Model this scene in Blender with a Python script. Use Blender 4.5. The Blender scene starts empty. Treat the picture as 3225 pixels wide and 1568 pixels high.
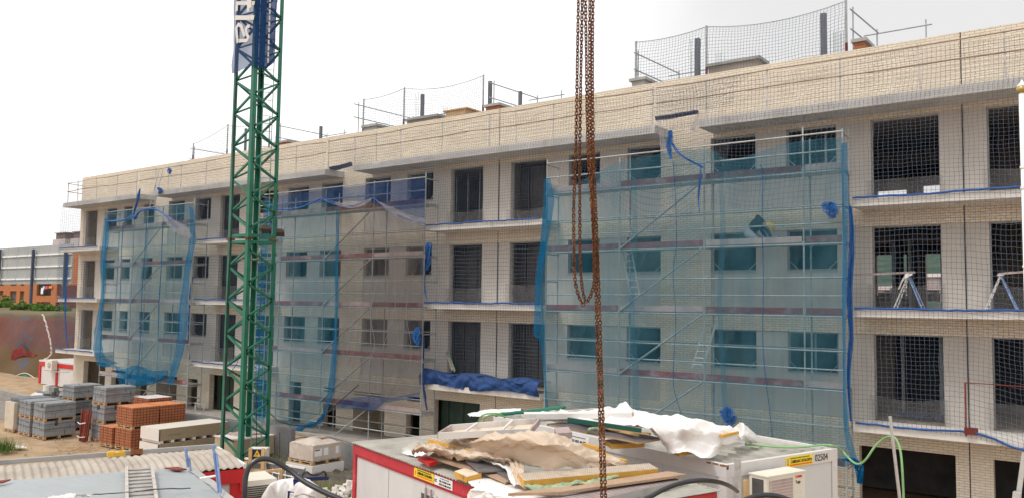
import bpy, bmesh, math, random
from mathutils import Vector, Matrix, noise
random.seed(7)
S = bpy.context.scene
C = S.collection
rad = math.radians
# ---------------------------------------------------------------- camera
RM = ((0.79851093,-0.02910139,-0.60127648),(0.60180848,0.06245476,0.79619467),(0.01438221,-0.99762343,0.06738427))
R = Matrix(RM)
CAMP = Vector((0,-24.6,5.55)); FPX = 2605.
cam = bpy.data.objects.new('camera', bpy.data.cameras.new('camera')); C.objects.link(cam)
rx, ry, rz_ = R.col[0], R.col[1], R.col[2]
M = Matrix.Identity(4)
for i in range(3):
    M[i][0] = rx[i]; M[i][1] = -ry[i]; M[i][2] = -rz_[i]; M[i][3] = CAMP[i]
cam.matrix_world = M
cam.data.sensor_width = 36; cam.data.lens = 36*FPX/3225.; cam.data.clip_start = .05; cam.data.clip_end = 3000
S.camera = cam
def ray(u, v): return R @ Vector((u-1612.5, v-784., FPX))
def P(u, v, y=0.):                       # point of the plane y = const seen at a place of the survey photo
    d = ray(u, v); return CAMP + d*((y-CAMP.y)/d.y)
def Q(u, v, z=0.):
    d = ray(u, v); return CAMP + d*((z-CAMP.z)/d.z)
def DP(u, v, depth):
    d = ray(u, v); return CAMP + d*(depth/FPX)
# ---------------------------------------------------------------- sky and sun
W = bpy.data.worlds.new('World'); S.world = W; W.use_nodes = True
nt = W.node_tree; bg = nt.nodes['Background']
sky = nt.nodes.new('ShaderNodeTexSky'); sky.sky_type = 'NISHITA'; sky.sun_disc = False
SUN_EL, SUN_AZ = 58., 205.
sky.sun_elevation = rad(SUN_EL); sky.sun_rotation = rad(SUN_AZ)
sky.air_density = 1.0; sky.dust_density = 5.0
hs = nt.nodes.new('ShaderNodeHueSaturation'); hs.inputs['Saturation'].default_value = .12; hs.inputs['Value'].default_value = 1.
mx = nt.nodes.new('ShaderNodeMix'); mx.data_type = 'RGBA'; mx.inputs[0].default_value = .8
mx.inputs[7].default_value = (12.5, 12.45, 12.5, 1)
nt.links.new(sky.outputs[0], hs.inputs['Color']); nt.links.new(hs.outputs[0], mx.inputs[6]); 
tcw = nt.nodes.new('ShaderNodeTexCoord'); dt = nt.nodes.new('ShaderNodeVectorMath'); dt.operation = 'DOT_PRODUCT'
nt.links.new(tcw.outputs['Generated'], dt.inputs[0]); dt.inputs[1].default_value = ray(3350, -250).normalized()
nw = nt.nodes.new('ShaderNodeTexNoise'); nw.inputs['Scale'].default_value = 2.2; nw.inputs['Detail'].default_value = 5; nt.links.new(tcw.outputs['Generated'], nw.inputs['Vector'])
ma = nt.nodes.new('ShaderNodeMath'); ma.operation = 'MULTIPLY_ADD'; nt.links.new(nw.outputs['Fac'], ma.inputs[0]); ma.inputs[1].default_value = .22; nt.links.new(dt.outputs['Value'], ma.inputs[2])
rm_ = nt.nodes.new('ShaderNodeMapRange'); rm_.interpolation_type = 'SMOOTHSTEP'; rm_.inputs[1].default_value = .92; rm_.inputs[2].default_value = 1.10; rm_.inputs[3].default_value = 1.; rm_.inputs[4].default_value = .66
nt.links.new(ma.outputs[0], rm_.inputs[0])
vm = nt.nodes.new('ShaderNodeVectorMath'); vm.operation = 'SCALE'; nt.links.new(mx.outputs[2], vm.inputs[0]); nt.links.new(rm_.outputs[0], vm.inputs['Scale'])
nt.links.new(vm.outputs[0], bg.inputs[0])
bg.inputs[1].default_value = .1
sl = bpy.data.lights.new('sun', 'SUN'); sl.energy = 1.3; sl.angle = rad(12); sl.color = (1, .96, .9)
so = bpy.data.objects.new('sun', sl); C.objects.link(so)
az = rad(SUN_AZ); el = rad(SUN_EL)
sd = Vector((math.sin(az)*math.cos(el), math.cos(az)*math.cos(el), math.sin(el)))
so.rotation_euler = sd.to_track_quat('Z', 'Y').to_euler()
S.view_settings.view_transform = 'Standard'; S.view_settings.look = 'None'; S.view_settings.gamma = 1
S.view_settings.exposure = .25; S.view_settings.use_curve_mapping = False
S.render.engine = 'CYCLES'
S.cycles.transparent_max_bounces = 24; S.cycles.max_bounces = 6; S.cycles.diffuse_bounces = 4
# ---------------------------------------------------------------- materials
def newmat(name):
    m = bpy.data.materials.new(name); m.use_nodes = True
    return m, m.node_tree, m.node_tree.nodes['Principled BSDF']
def N(t, k, **kw):
    n = t.nodes.new(k)
    for a, b in kw.items(): setattr(n, a, b)
    return n
def mixc(t, fac, a, b, mode='MIX'):
    m = t.nodes.new('ShaderNodeMix'); m.data_type = 'RGBA'; m.blend_type = mode; m.clamp_factor = True
    for i, x in ((0, fac), (6, a), (7, b)):
        if hasattr(x, 'is_linked'): t.links.new(x, m.inputs[i])
        else: m.inputs[i].default_value = x if i == 0 else (*x[:3], 1)
    return m.outputs[2]
def ramp(t, src, lo, hi):
    r = t.nodes.new('ShaderNodeMapRange'); r.inputs[1].default_value = lo; r.inputs[2].default_value = hi
    t.links.new(src, r.inputs[0]); return r.outputs[0]
def noise_t(t, scale, detail=4, co=None, stretch=None, rough=.6):
    n = t.nodes.new('ShaderNodeTexNoise'); n.inputs['Scale'].default_value = scale; n.inputs['Detail'].default_value = detail
    n.inputs['Roughness'].default_value = rough
    if co is None: co = t.nodes.new('ShaderNodeNewGeometry').outputs['Position']
    if stretch:
        mp = t.nodes.new('ShaderNodeMapping'); mp.inputs['Scale'].default_value = stretch
        t.links.new(co, mp.inputs[0]); co = mp.outputs[0]
    t.links.new(co, n.inputs['Vector']); return n.outputs['Fac']
def bump(t, bs, src, d=.02, s=.5):
    b = t.nodes.new('ShaderNodeBump'); b.inputs['Distance'].default_value = d; b.inputs['Strength'].default_value = s
    t.links.new(src, b.inputs['Height']); t.links.new(b.outputs[0], bs.inputs['Normal'])
def mat(name, col, rough=.8, metal=0., var=.12, scale=3., dirt=None, dscale=1.2, dlo=.5, dhi=.75, stretch=None, bmp=0., bscale=30., spec=.3):
    m, t, b = newmat(name)
    b.inputs['Roughness'].default_value = rough; b.inputs['Metallic'].default_value = metal
    b.inputs['Specular IOR Level'].default_value = spec
    n = noise_t(t, scale, 5)
    c = mixc(t, ramp(t, n, .3, .7), tuple(x*(1-var) for x in col), tuple(min(1, x*(1+var)) for x in col))
    if dirt:
        c = mixc(t, ramp(t, noise_t(t, dscale, 7, stretch=stretch, rough=.65), dlo, dhi), c, dirt)
    t.links.new(c, b.inputs['Base Color'])
    if bmp: bump(t, b, noise_t(t, bscale, 5), bmp)
    return m
def brickmat(name, c1, c2, mortar, bw=.24, rh=.068, ms=.011, var=.1, off=.5, axis=None, dirt=None):
    m, t, b = newmat(name); b.inputs['Roughness'].default_value = .85; b.inputs['Specular IOR Level'].default_value = .2
    g = N(t, 'ShaderNodeNewGeometry'); sp = N(t, 'ShaderNodeSeparateXYZ'); t.links.new(g.outputs['Position'], sp.inputs[0])
    sn = N(t, 'ShaderNodeSeparateXYZ'); t.links.new(g.outputs['True Normal'], sn.inputs[0])
    ab = N(t, 'ShaderNodeMath', operation='ABSOLUTE'); t.links.new(sn.outputs[0], ab.inputs[0])
    gt = N(t, 'ShaderNodeMath', operation='GREATER_THAN'); t.links.new(ab.outputs[0], gt.inputs[0]); gt.inputs[1].default_value = .6
    mu = N(t, 'ShaderNodeMix'); t.links.new(gt.outputs[0], mu.inputs[0]); t.links.new(sp.outputs[0], mu.inputs[2]); t.links.new(sp.outputs[1], mu.inputs[3])
    cb = N(t, 'ShaderNodeCombineXYZ'); t.links.new(mu.outputs[0], cb.inputs[0]); t.links.new(sp.outputs[2], cb.inputs[1])
    br = N(t, 'ShaderNodeTexBrick'); t.links.new(cb.outputs[0], br.inputs['Vector'])
    br.inputs['Scale'].default_value = 1; br.inputs['Brick Width'].default_value = bw; br.inputs['Row Height'].default_value = rh
    br.inputs['Mortar Size'].default_value = ms*.5; br.inputs['Mortar Smooth'].default_value = .1; br.offset = off
    br.inputs['Color1'].default_value = (*c1, 1); br.inputs['Color2'].default_value = (*c2, 1); br.inputs['Mortar'].default_value = (*mortar, 1)
    br.inputs['Bias'].default_value = -.2
    c = mixc(t, ramp(t, noise_t(t, 1.1, 6), .35, .7), br.outputs['Color'], (1-var,)*3, 'MULTIPLY')
    c = mixc(t, 1., br.outputs['Color'], mixc(t, ramp(t, noise_t(t, .9, 6), .3, .7), (1-var,)*3, (1,)*3), 'MULTIPLY')
    c = mixc(t, 1., c, mixc(t, ramp(t, noise_t(t, 14, 3), .3, .7), (1-var,)*3, (1,)*3), 'MULTIPLY')
    if dirt: c = mixc(t, ramp(t, noise_t(t, .8, 7, stretch=(1, 1, .25)), .52, .72), c, dirt)
    t.links.new(c, b.inputs['Base Color'])
    iv = N(t, 'ShaderNodeMath', operation='SUBTRACT'); iv.inputs[0].default_value = 1; t.links.new(br.outputs['Fac'], iv.inputs[1])
    bump(t, b, iv.outputs[0], .012, .6)
    return m
def gridnet(name, col, cell=.11, wid=.016, dist=.10):
    m, t, b = newmat(name); t.nodes.remove(b)
    out = t.nodes['Material Output']
    uv = N(t, 'ShaderNodeUVMap'); uv.uv_map = 'UVMap'
    nz = N(t, 'ShaderNodeTexNoise'); nz.inputs['Scale'].default_value = 1.3; t.links.new(uv.outputs[0], nz.inputs['Vector'])
    ad = N(t, 'ShaderNodeVectorMath', operation='MULTIPLY_ADD'); t.links.new(nz.outputs['Color'], ad.inputs[0]); ad.inputs[1].default_value = (dist,)*3; t.links.new(uv.outputs[0], ad.inputs[2])
    sp = N(t, 'ShaderNodeSeparateXYZ'); t.links.new(ad.outputs[0], sp.inputs[0])
    o = []
    for i in (0, 1):
        d = N(t, 'ShaderNodeMath', operation='DIVIDE'); t.links.new(sp.outputs[i], d.inputs[0]); d.inputs[1].default_value = cell
        f = N(t, 'ShaderNodeMath', operation='FRACT'); t.links.new(d.outputs[0], f.inputs[0])
        l = N(t, 'ShaderNodeMath', operation='LESS_THAN'); t.links.new(f.outputs[0], l.inputs[0]); l.inputs[1].default_value = wid/cell
        o.append(l.outputs[0])
    mxx = N(t, 'ShaderNodeMath', operation='MAXIMUM'); t.links.new(o[0], mxx.inputs[0]); t.links.new(o[1], mxx.inputs[1])
    tr = N(t, 'ShaderNodeBsdfTransparent'); df = N(t, 'ShaderNodeBsdfDiffuse'); df.inputs[0].default_value = (*col, 1)
    ms = N(t, 'ShaderNodeMixShader'); t.links.new(mxx.outputs[0], ms.inputs[0]); t.links.new(tr.outputs[0], ms.inputs[1]); t.links.new(df.outputs[0], ms.inputs[2])
    t.links.new(ms.outputs[0], out.inputs[0]); return m
def veil(name, col, alpha=.4, var=.12, folds=(3., .25), gcol=None, tint=(1,1,1)):
    """fine woven debris netting: partly see-through, lit from both sides"""
    m, t, b = newmat(name); t.nodes.remove(b); out = t.nodes['Material Output']
    uv = N(t, 'ShaderNodeUVMap'); uv.uv_map = 'UVMap'
    n = noise_t(t, 1., 6, uv.outputs[0], (folds[0], folds[1], 1), .62)
    n2 = noise_t(t, .55, 3, uv.outputs[0])
    a = N(t, 'ShaderNodeMapRange'); a.inputs[1].default_value = .3; a.inputs[2].default_value = .75
    a.inputs[3].default_value = max(0, alpha-var); a.inputs[4].default_value = min(1, alpha+var); t.links.new(n, a.inputs[0])
    a2 = N(t, 'ShaderNodeMapRange'); a2.inputs[1].default_value = .3; a2.inputs[2].default_value = .7
    a2.inputs[3].default_value = -var*.6; a2.inputs[4].default_value = var*.6; t.links.new(n2, a2.inputs[0])
    s = N(t, 'ShaderNodeMath', operation='ADD', use_clamp=True); t.links.new(a.outputs[0], s.inputs[0]); t.links.new(a2.outputs[0], s.inputs[1])
    c = mixc(t, ramp(t, n2, .35, .65), col, gcol or tuple(x*.85 for x in col))
    tr = N(t, 'ShaderNodeBsdfTransparent'); tr.inputs[0].default_value = (*tint, 1); df = N(t, 'ShaderNodeBsdfDiffuse'); tl = N(t, 'ShaderNodeBsdfTranslucent')
    t.links.new(c, df.inputs[0]); t.links.new(c, tl.inputs[0])
    m1 = N(t, 'ShaderNodeMixShader'); m1.inputs[0].default_value = .35; t.links.new(df.outputs[0], m1.inputs[1]); t.links.new(tl.outputs[0], m1.inputs[2])
    ms = N(t, 'ShaderNodeMixShader'); t.links.new(s.outputs[0], ms.inputs[0]); t.links.new(tr.outputs[0], ms.inputs[1]); t.links.new(m1.outputs[0], ms.inputs[2])
    t.links.new(ms.outputs[0], out.inputs[0]); return m
CREAM = brickmat('cream_brick', (.82,.73,.60), (.72,.625,.49), (.29,.225,.165), ms=.0095, var=.12, dirt=(.62,.54,.45))
RENDER = mat('grey_render', (.485,.445,.405), .9, var=.06, scale=1.5, dirt=(.38,.345,.315), dscale=.9, dlo=.55, dhi=.85, stretch=(1,1,.3), bmp=.004, bscale=60)
CONC = mat('concrete', (.36,.35,.335), .9, var=.1, scale=2, dirt=(.2,.19,.18), dscale=1.5, dlo=.5, dhi=.8, bmp=.006)
CONCW = mat('pale_concrete', (.66,.63,.59), .9, var=.07, scale=2, dirt=(.36,.33,.29), dscale=2., dlo=.56, dhi=.8, stretch=(1,1,.2))
INNER = mat('raw_interior_wall', (.25,.205,.165), .95, var=.25, scale=1.3)
INCEIL = mat('raw_ceiling', (.32,.27,.22), .95, var=.2, scale=1)
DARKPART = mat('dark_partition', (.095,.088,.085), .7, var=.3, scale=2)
GREEND = mat('green_garage_door', (.035,.06,.045), .6, var=.2, scale=2)
YELINS = mat('yellow_insulation', (.30,.24,.09), .9, var=.4, scale=2)
STEEL = mat('galvanised_steel', (.40,.42,.43), .5, .55, var=.2, scale=6, dirt=(.25,.22,.19), dscale=5, dlo=.55, dhi=.75)
SCAF = mat('scaffold_tube', (.36,.38,.38), .6, .3, var=.15, scale=5, dirt=(.16,.13,.11), dscale=6, dlo=.58, dhi=.75)
TOE = mat('red_toe_board', (.19,.065,.065), .75, var=.25, scale=3, dirt=(.38,.29,.28), dscale=1.4, dlo=.5, dhi=.75)
PINK = mat('faded_board', (.42,.33,.31), .85, var=.12, scale=3, dirt=(.27,.2,.19), dscale=2)
ROPEB = mat('blue_rope', (.03,.10,.33), .8, var=.3, scale=20)
NETTUFT = mat('blue_net_tuft', (.03,.13,.37), .9, var=.4, scale=25)
WHITE = mat('white_plastic', (.78,.77,.74), .6, var=.05, scale=6)
CRGREEN = mat('green_crane_paint', (.012,.135,.082), .5, var=.22, scale=2.5, dirt=(.17,.085,.04), dscale=3.2, dlo=.62, dhi=.74, spec=.5)
RUST = mat('rusty_steel', (.17,.065,.025), .85, .2, var=.4, scale=40, dirt=(.30,.13,.05), dscale=60, dlo=.5, dhi=.7)
REDP = mat('red_paint', (.56,.018,.02), .5, var=.1, scale=2, dirt=(.35,.02,.02), dscale=3, dlo=.55, dhi=.8, spec=.4)
REDP2 = mat('faded_red_paint', (.50,.04,.05), .55, var=.12, scale=2, dirt=(.62,.2,.2), dscale=4, dlo=.62, dhi=.85)
CABW = mat('cabin_white_panel', (.63,.60,.58), .55, var=.03, scale=2, dirt=(.5,.47,.44), dscale=1.6, dlo=.5, dhi=.9, stretch=(1,1,.3))
CABG = mat('cabin_pale_panel', (.58,.58,.57), .5, var=.03, scale=2, dirt=(.42,.40,.38), dscale=2.5, dlo=.6, dhi=.9)
ROOFM = mat('weathered_roof_sheet', (.40,.38,.33), .7, .1, var=.1, scale=1.5, dirt=(.25,.235,.2), dscale=2.2, dlo=.42, dhi=.72)
ROOFT = mat('tan_corrugated_roof', (.43,.375,.315), .75, .1, var=.1, scale=1.2, dirt=(.30,.25,.2), dscale=1.8, dlo=.45, dhi=.75)
ROOFG = mat('grey_metal_roof', (.345,.36,.365), .5, .1, var=.06, scale=1, dirt=(.30,.33,.33), dscale=1.5, dlo=.4, dhi=.75, stretch=(1,7,1))
TARPW = mat('white_tarpaulin', (.80,.77,.74), .55, var=.04, scale=2, dirt=(.60,.54,.48), dscale=2.5, dlo=.55, dhi=.8, bmp=.01, bscale=9)
TARPB = mat('beige_tarpaulin', (.56,.44,.33), .7, var=.08, scale=2, dirt=(.70,.60,.50), dscale=5, dlo=.6, dhi=.75, bmp=.01, bscale=8)
BLUET = mat('blue_tarpaulin', (.018,.058,.19), .6, var=.3, scale=3, bmp=.02, bscale=12)
WOODY = mat('yellow_shutter_board', (.60,.33,.06), .65, var=.15, scale=4, dirt=(.25,.11,.04), dscale=6, dlo=.58, dhi=.72)
WOODP = mat('pale_wood', (.55,.36,.18), .8, var=.15, scale=4, dirt=(.3,.18,.09), dscale=7, dlo=.55, dhi=.75)
CHIP = mat('chipboard', (.40,.27,.18), .85, var=.2, scale=45, dirt=(.27,.17,.11), dscale=3)
PLYD = mat('film_faced_plywood', (.12,.11,.115), .4, var=.15, scale=3, dirt=(.22,.2,.19), dscale=2.5, spec=.5)
PALLET = mat('pallet_wood', (.42,.27,.15), .85, var=.25, scale=9)
BLOCK = mat('concrete_block', (.25,.255,.262), .95, var=.16, scale=5, dirt=(.29,.295,.3), dscale=4, bmp=.01)
BLOCKD = mat('concrete_block_dark', (.17,.178,.19), .95, var=.16, scale=5, dirt=(.24,.245,.25), dscale=4, bmp=.01)
BLACK = mat('black_rubber', (.018,.019,.022), .35, var=.2, scale=8, spec=.5)
GREENH = mat('green_hose', (.24,.44,.19), .45, var=.12, scale=6)
DARK = mat('dark_opening', (.03,.03,.03), .9)
YELH = mat('yellow_helmet', (.75,.45,.04), .4, var=.06)
SKIN = mat('skin', (.45,.26,.18), .6, var=.08)
JUMPER = mat('black_jumper', (.014,.017,.026), .9, var=.2, scale=9)
TROUS = mat('pale_trousers', (.36,.37,.40), .9, var=.12, scale=12)
ALU = mat('aluminium', (.58,.58,.57), .4, .5, var=.08, scale=5, dirt=(.4,.37,.33), dscale=8)
CREAMP = mat('cream_plastic', (.68,.64,.54), .5, var=.04, scale=4, dirt=(.52,.46,.36), dscale=5, dlo=.58, dhi=.85)
SIGNY = mat('yellow_sign', (.86,.66,.04), .5, var=.03)
SIGNW = mat('white_sign', (.78,.77,.76), .5, var=.03)
INK = mat('black_ink', (.02,.02,.02), .6)
INKO = mat('orange_ink', (.75,.17,.02), .6)
NAVY = mat('navy_paint', (.012,.025,.13), .45, var=.2, scale=3)
BLUEST = mat('blue_steel', (.17,.27,.50), .5, var=.2, scale=6, dirt=(.45,.5,.58), dscale=7, dlo=.5, dhi=.7)
LEAF = mat('leaf_green', (.085,.15,.025), .7, var=.45, scale=2.5)
def add_random(m, lo, hi):
    t = m.node_tree; b = t.nodes['Principled BSDF']; l = b.inputs['Base Color'].links[0].from_socket
    oi = t.nodes.new('ShaderNodeObjectInfo'); r = t.nodes.new('ShaderNodeMapRange'); r.inputs[3].default_value = lo; r.inputs[4].default_value = hi; t.links.new(oi.outputs['Random'], r.inputs[0])
    v = t.nodes.new('ShaderNodeVectorMath'); v.operation = 'SCALE'; t.links.new(l, v.inputs[0]); t.links.new(r.outputs[0], v.inputs['Scale']); t.links.new(v.outputs[0], b.inputs['Base Color'])
add_random(RUST, .45, 1.35); add_random(TOE, .75, 1.3); add_random(STEEL, .8, 1.15)
# ---------------------------------------------------------------- mesh builder
class MB:
    def __init__(s): s.v = []; s.f = []; s.uv = None; s.sm = False; s.mi = []
    def add(s, vs, fs, mi=0):
        n = len(s.v); s.v += [Vector(v) for v in vs]; s.f += [tuple(i+n for i in f) for f in fs]; s.mi += [mi]*len(fs); return s
    def box(s, x0, x1, y0, y1, z0, z1, mi=0):
        vs = [(x, y, z) for z in (z0, z1) for y in (y0, y1) for x in (x0, x1)]
        return s.add(vs, [(0,2,3,1),(4,5,7,6),(0,1,5,4),(2,6,7,3),(0,4,6,2),(1,3,7,5)], mi)
    def obb(s, c, ax, ay, az_, hx, hy, hz, mi=0):
        c = Vector(c); ax = Vector(ax)*hx; ay = Vector(ay)*hy; az_ = Vector(az_)*hz
        vs = [c+ax*i+ay*j+az_*k for k in (-1, 1) for j in (-1, 1) for i in (-1, 1)]
        return s.add(vs, [(0,2,3,1),(4,5,7,6),(0,1,5,4),(2,6,7,3),(0,4,6,2),(1,3,7,5)], mi)
    def bar(s, a, b, w, h, up=(0,0,1), mi=0):
        a = Vector(a); b = Vector(b); d = (b-a); L = d.length; d.normalize(); up = Vector(up)
        sd_ = d.cross(up)
        if sd_.length < .05: sd_ = d.cross(Vector((1,0,0)))
        sd_.normalize(); u2 = sd_.cross(d)
        return s.obb((a+b)/2, d, sd_, u2, L/2, w/2, h/2, mi)
    def tube(s, pts, r, n=6, mi=0, cap=True):
        pts = [Vector(p) for p in pts]; m = len(pts); base = len(s.v); prev = None
        rr = r if isinstance(r, (list, tuple)) else [r]*m
        for i, p in enumerate(pts):
            d = (pts[min(i+1, m-1)]-pts[max(i-1, 0)]).normalized()
            if prev is None:
                a = d.cross(Vector((0,0,1)))
                if a.length < .1: a = d.cross(Vector((1,0,0)))
            else: a = prev - d*prev.dot(d)
            a.normalize(); prev = a; b = d.cross(a)
            for k in range(n):
                t = 2*math.pi*k/n; s.v.append(p+(a*math.cos(t)+b*math.sin(t))*rr[i])
        for i in range(m-1):
            for k in range(n):
                k2 = (k+1) % n; s.f.append((base+i*n+k, base+i*n+k2, base+(i+1)*n+k2, base+(i+1)*n+k)); s.mi.append(mi)
        if cap:
            s.f.append(tuple(base+k for k in range(n))[::-1]); s.f.append(tuple(base+(m-1)*n+k for k in range(n))); s.mi += [mi]*2
        return s
    def grid(s, fn, nu, nv, uvfn=None, mi=0):
        base = len(s.v)
        if s.uv is None: s.uv = {}
        for j in range(nv+1):
            for i in range(nu+1):
                u, v = i/nu, j/nv; s.v.append(Vector(fn(u, v)))
                s.uv[base+j*(nu+1)+i] = uvfn(u, v) if uvfn else (u, v)
        for j in range(nv):
            for i in range(nu):
                a = base+j*(nu+1)+i; s.f.append((a, a+1, a+nu+2, a+nu+1)); s.mi.append(mi)
        s.sm = True
        return s
    def build(s, name, m, parent=None, local=False, smooth=None):
        me = bpy.data.meshes.new(name)
        root = parent
        while root is not None and root.parent is not None: root = root.parent
        if parent is not None: off = Vector((0,0,0)) if local else root.location.copy()
        elif local: off = Vector((0,0,0))
        else:
            xs = [v.x for v in s.v]; ys = [v.y for v in s.v]; zs = [v.z for v in s.v]
            off = Vector(((min(xs)+max(xs))/2, (min(ys)+max(ys))/2, min(zs)))
        me.from_pydata([tuple(v-off) for v in s.v], [], s.f)
        ms = m if isinstance(m, (list, tuple)) else [m]
        for q in ms: me.materials.append(q)
        if len(ms) > 1: me.polygons.foreach_set('material_index', s.mi)
        if s.uv:
            ul = me.uv_layers.new(name='UVMap')
            for lp in me.loops: ul.data[lp.index].uv = s.uv.get(lp.vertex_index, (0, 0))
        if (s.sm if smooth is None else smooth): me.polygons.foreach_set('use_smooth', [True]*len(me.polygons))
        me.update()
        o = bpy.data.objects.new(name, me); C.objects.link(o)
        if parent is not None: o.parent = parent
        else: o.location = off
        return o
def tag(o, label=None, cat=None, group=None, kind=None):
    if label: o['label'] = label
    if cat: o['category'] = cat
    if group: o['group'] = group
    if kind: o['kind'] = kind
    return o
def E(name, loc, label, cat, group=None, rz=0):
    o = bpy.data.objects.new(name, None); C.objects.link(o); o.location = loc; o.rotation_euler = (0,0,rz); o.empty_display_size = .2
    return tag(o, label, cat, group)
def kids(o): return [c for c in C.objects if c.parent == o]
def dup(o, loc=None, label=None, parent=None):
    c = o.copy(); C.objects.link(c)
    if parent is not None: c.parent = parent
    if loc is not None: c.location = loc
    if label: c['label'] = label
    for ch in kids(o): dup(ch, parent=c)
    return c
def txt(s, parent, m, origin, xdir, ydir, size, name='lettering', align='LEFT', sx=1., ext=.002, bold=0.):
    cu = bpy.data.curves.new('t', 'FONT'); cu.body = s; cu.size = size; cu.align_x = align; cu.extrude = ext; cu.offset = bold
    ob = bpy.data.objects.new('t', cu); C.objects.link(ob); bpy.context.view_layer.update()
    me = bpy.data.meshes.new_from_object(ob.evaluated_get(bpy.context.evaluated_depsgraph_get()))
    bpy.data.objects.remove(ob)
    X = Vector(xdir).normalized()*sx; Y = Vector(ydir).normalized(); Z = X.cross(Y).normalized()
    root = parent
    while root.parent is not None: root = root.parent
    o0 = Vector(origin)-root.location
    for v in me.vertices: v.co = o0 + X*v.co.x + Y*v.co.y + Z*v.co.z
    me.materials.clear(); me.materials.append(m); me.name = name
    o = bpy.data.objects.new(name, me); C.objects.link(o); o.parent = parent; return o
def cr(pts, t):
    """Catmull-Rom through pts at t in 0..1"""
    n = len(pts)-1; x = min(max(t, 0), .99999)*n; i = int(x); f = x-i
    p0, p1, p2, p3 = (pts[max(0, i-1)], pts[i], pts[min(n, i+1)], pts[min(n, i+2)])
    return .5*((2*p1)+(p2-p0)*f+(2*p0-5*p1+4*p2-p3)*f*f+(3*p1-p0-3*p2+p3)*f*f*f)
def curve(pts, n): pts = [Vector(p) for p in pts]; return [cr(pts, i/n) for i in range(n+1)]
def sheet(rows, nu, nv, wr=0., wf=(6., 1.), seed=0, uvs=None, nrm=(0,-1,0), lin=False):
    """cloth through rows of control points (each row same number), wrinkled along nrm"""
    rows = [[Vector(p) for p in r] for r in rows]; nrm = Vector(nrm)
    W_ = sum((rows[0][i+1]-rows[0][i]).length for i in range(len(rows[0])-1)); H_ = sum((rows[i+1][0]-rows[i][0]).length for i in range(len(rows)-1))
    def fn(u, v):
        p = cr([cr(r, u) for r in rows], v)
        if wr:
            q_ = Vector((u*wf[0]+seed*7.3, v*wf[1]+seed*3.1, seed)); w_ = noise.noise_vector(q_*.6)*.8
            f1 = Vector((q_.x*1.5+q_.y*1.1, q_.y*.7, seed)); f2 = Vector((q_.x*1.1-q_.y*1.4, q_.x*.5+q_.y*.6, seed+9.))
            a = .9*noise.noise(q_*.8+w_)+1.3*(.28-abs(noise.noise(f1+w_*.7)))+1.0*(.28-abs(noise.noise(f2*1.3-w_*.6)))+.45*(.25-abs(noise.noise(f1*2.6+w_)))
            p = p + nrm*(a*wr)
        return p
    m = MB(); m.grid(fn, nu, nv, (uvs or (lambda u, v: (u*W_, v*H_)))); return m
def wall(x0, x1, z0, z1, y0, y1, holes=(), mb=None):
    """wall slab in the XZ plane between y0 and y1 with rectangular holes and their reveals"""
    mb = mb or MB()
    hs_ = [(max(a, x0), min(b, x1), max(c, z0), min(d, z1)) for a, b, c, d in holes]
    hs_ = [h for h in hs_ if h[0] < h[1] and h[2] < h[3]]
    xs = sorted(set([x0, x1]+[h[0] for h in hs_]+[h[1] for h in hs_])); zs = sorted(set([z0, z1]+[h[2] for h in hs_]+[h[3] for h in hs_]))
    sol = {}
    for i in range(len(xs)-1):
        for k in range(len(zs)-1):
            cx, cz = (xs[i]+xs[i+1])/2, (zs[k]+zs[k+1])/2
            sol[i, k] = not any(h[0] < cx < h[1] and h[2] < cz < h[3] for h in hs_)
    for (i, k), s_ in sol.items():
        if not s_: continue
        a, b, c, d = xs[i], xs[i+1], zs[k], zs[k+1]
        mb.add([(a,y0,c),(b,y0,c),(b,y0,d),(a,y0,d)], [(0,1,2,3)]); mb.add([(a,y1,c),(b,y1,c),(b,y1,d),(a,y1,d)], [(3,2,1,0)])
        if not sol.get((i-1, k), False): mb.add([(a,y0,c),(a,y0,d),(a,y1,d),(a,y1,c)], [(0,1,2,3)])
        if not sol.get((i+1, k), False): mb.add([(b,y0,c),(b,y0,d),(b,y1,d),(b,y1,c)], [(3,2,1,0)])
        if not sol.get((i, k-1), False): mb.add([(a,y0,c),(b,y0,c),(b,y1,c),(a,y1,c)], [(3,2,1,0)])
        if not sol.get((i, k+1), False): mb.add([(a,y0,d),(b,y0,d),(b,y1,d),(a,y1,d)], [(0,1,2,3)])
    return mb
# ================================================================ GROUND AND TERRAIN
def ground():
    mb = MB()
    xs = [-900,-300,-120,-80,-66,-60]+[-56+2*i for i in range(33)]+[14,30,80,300,900]
    ys = [-300,-90,-50,-36]+[-30+1.5*i for i in range(22)]+[6,16,60]
    n = len(xs)
    for y in ys:
        for x in xs:
            z = 0
            if -56 < x < 10 and -30 < y < -3: z = .10*noise.noise(Vector((x*.35, y*.35, 2)))
            mb.v.append(Vector((x, y, z-.02)))
    for j in range(len(ys)-1):
        for i in range(n-1):
            a = j*n+i; mb.f.append((a, a+1, a+n+1, a+n)); mb.mi.append(0)
    return mb
GROUND = mat('sandy_soil', (.40,.28,.17), .95, var=.14, scale=.9, dirt=(.25,.17,.105), dscale=1.1, dlo=.46, dhi=.72, bmp=.07, bscale=7)
tag(ground().build('ground', GROUND, smooth=True), kind='structure')
PAV = mat('concrete_apron', (.33,.30,.27), .95, var=.12, scale=1.5, dirt=(.22,.19,.16), dscale=1.2)
tag(MB().box(-52.5, 6, -1.9, .1, .0, .1).build('pavement', PAV), kind='structure')
HILL = mat('wooded_hill', (.022,.048,.028), .95, var=.5, scale=.06, dirt=(.045,.07,.045), dscale=.12, dlo=.5, dhi=.62)
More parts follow.
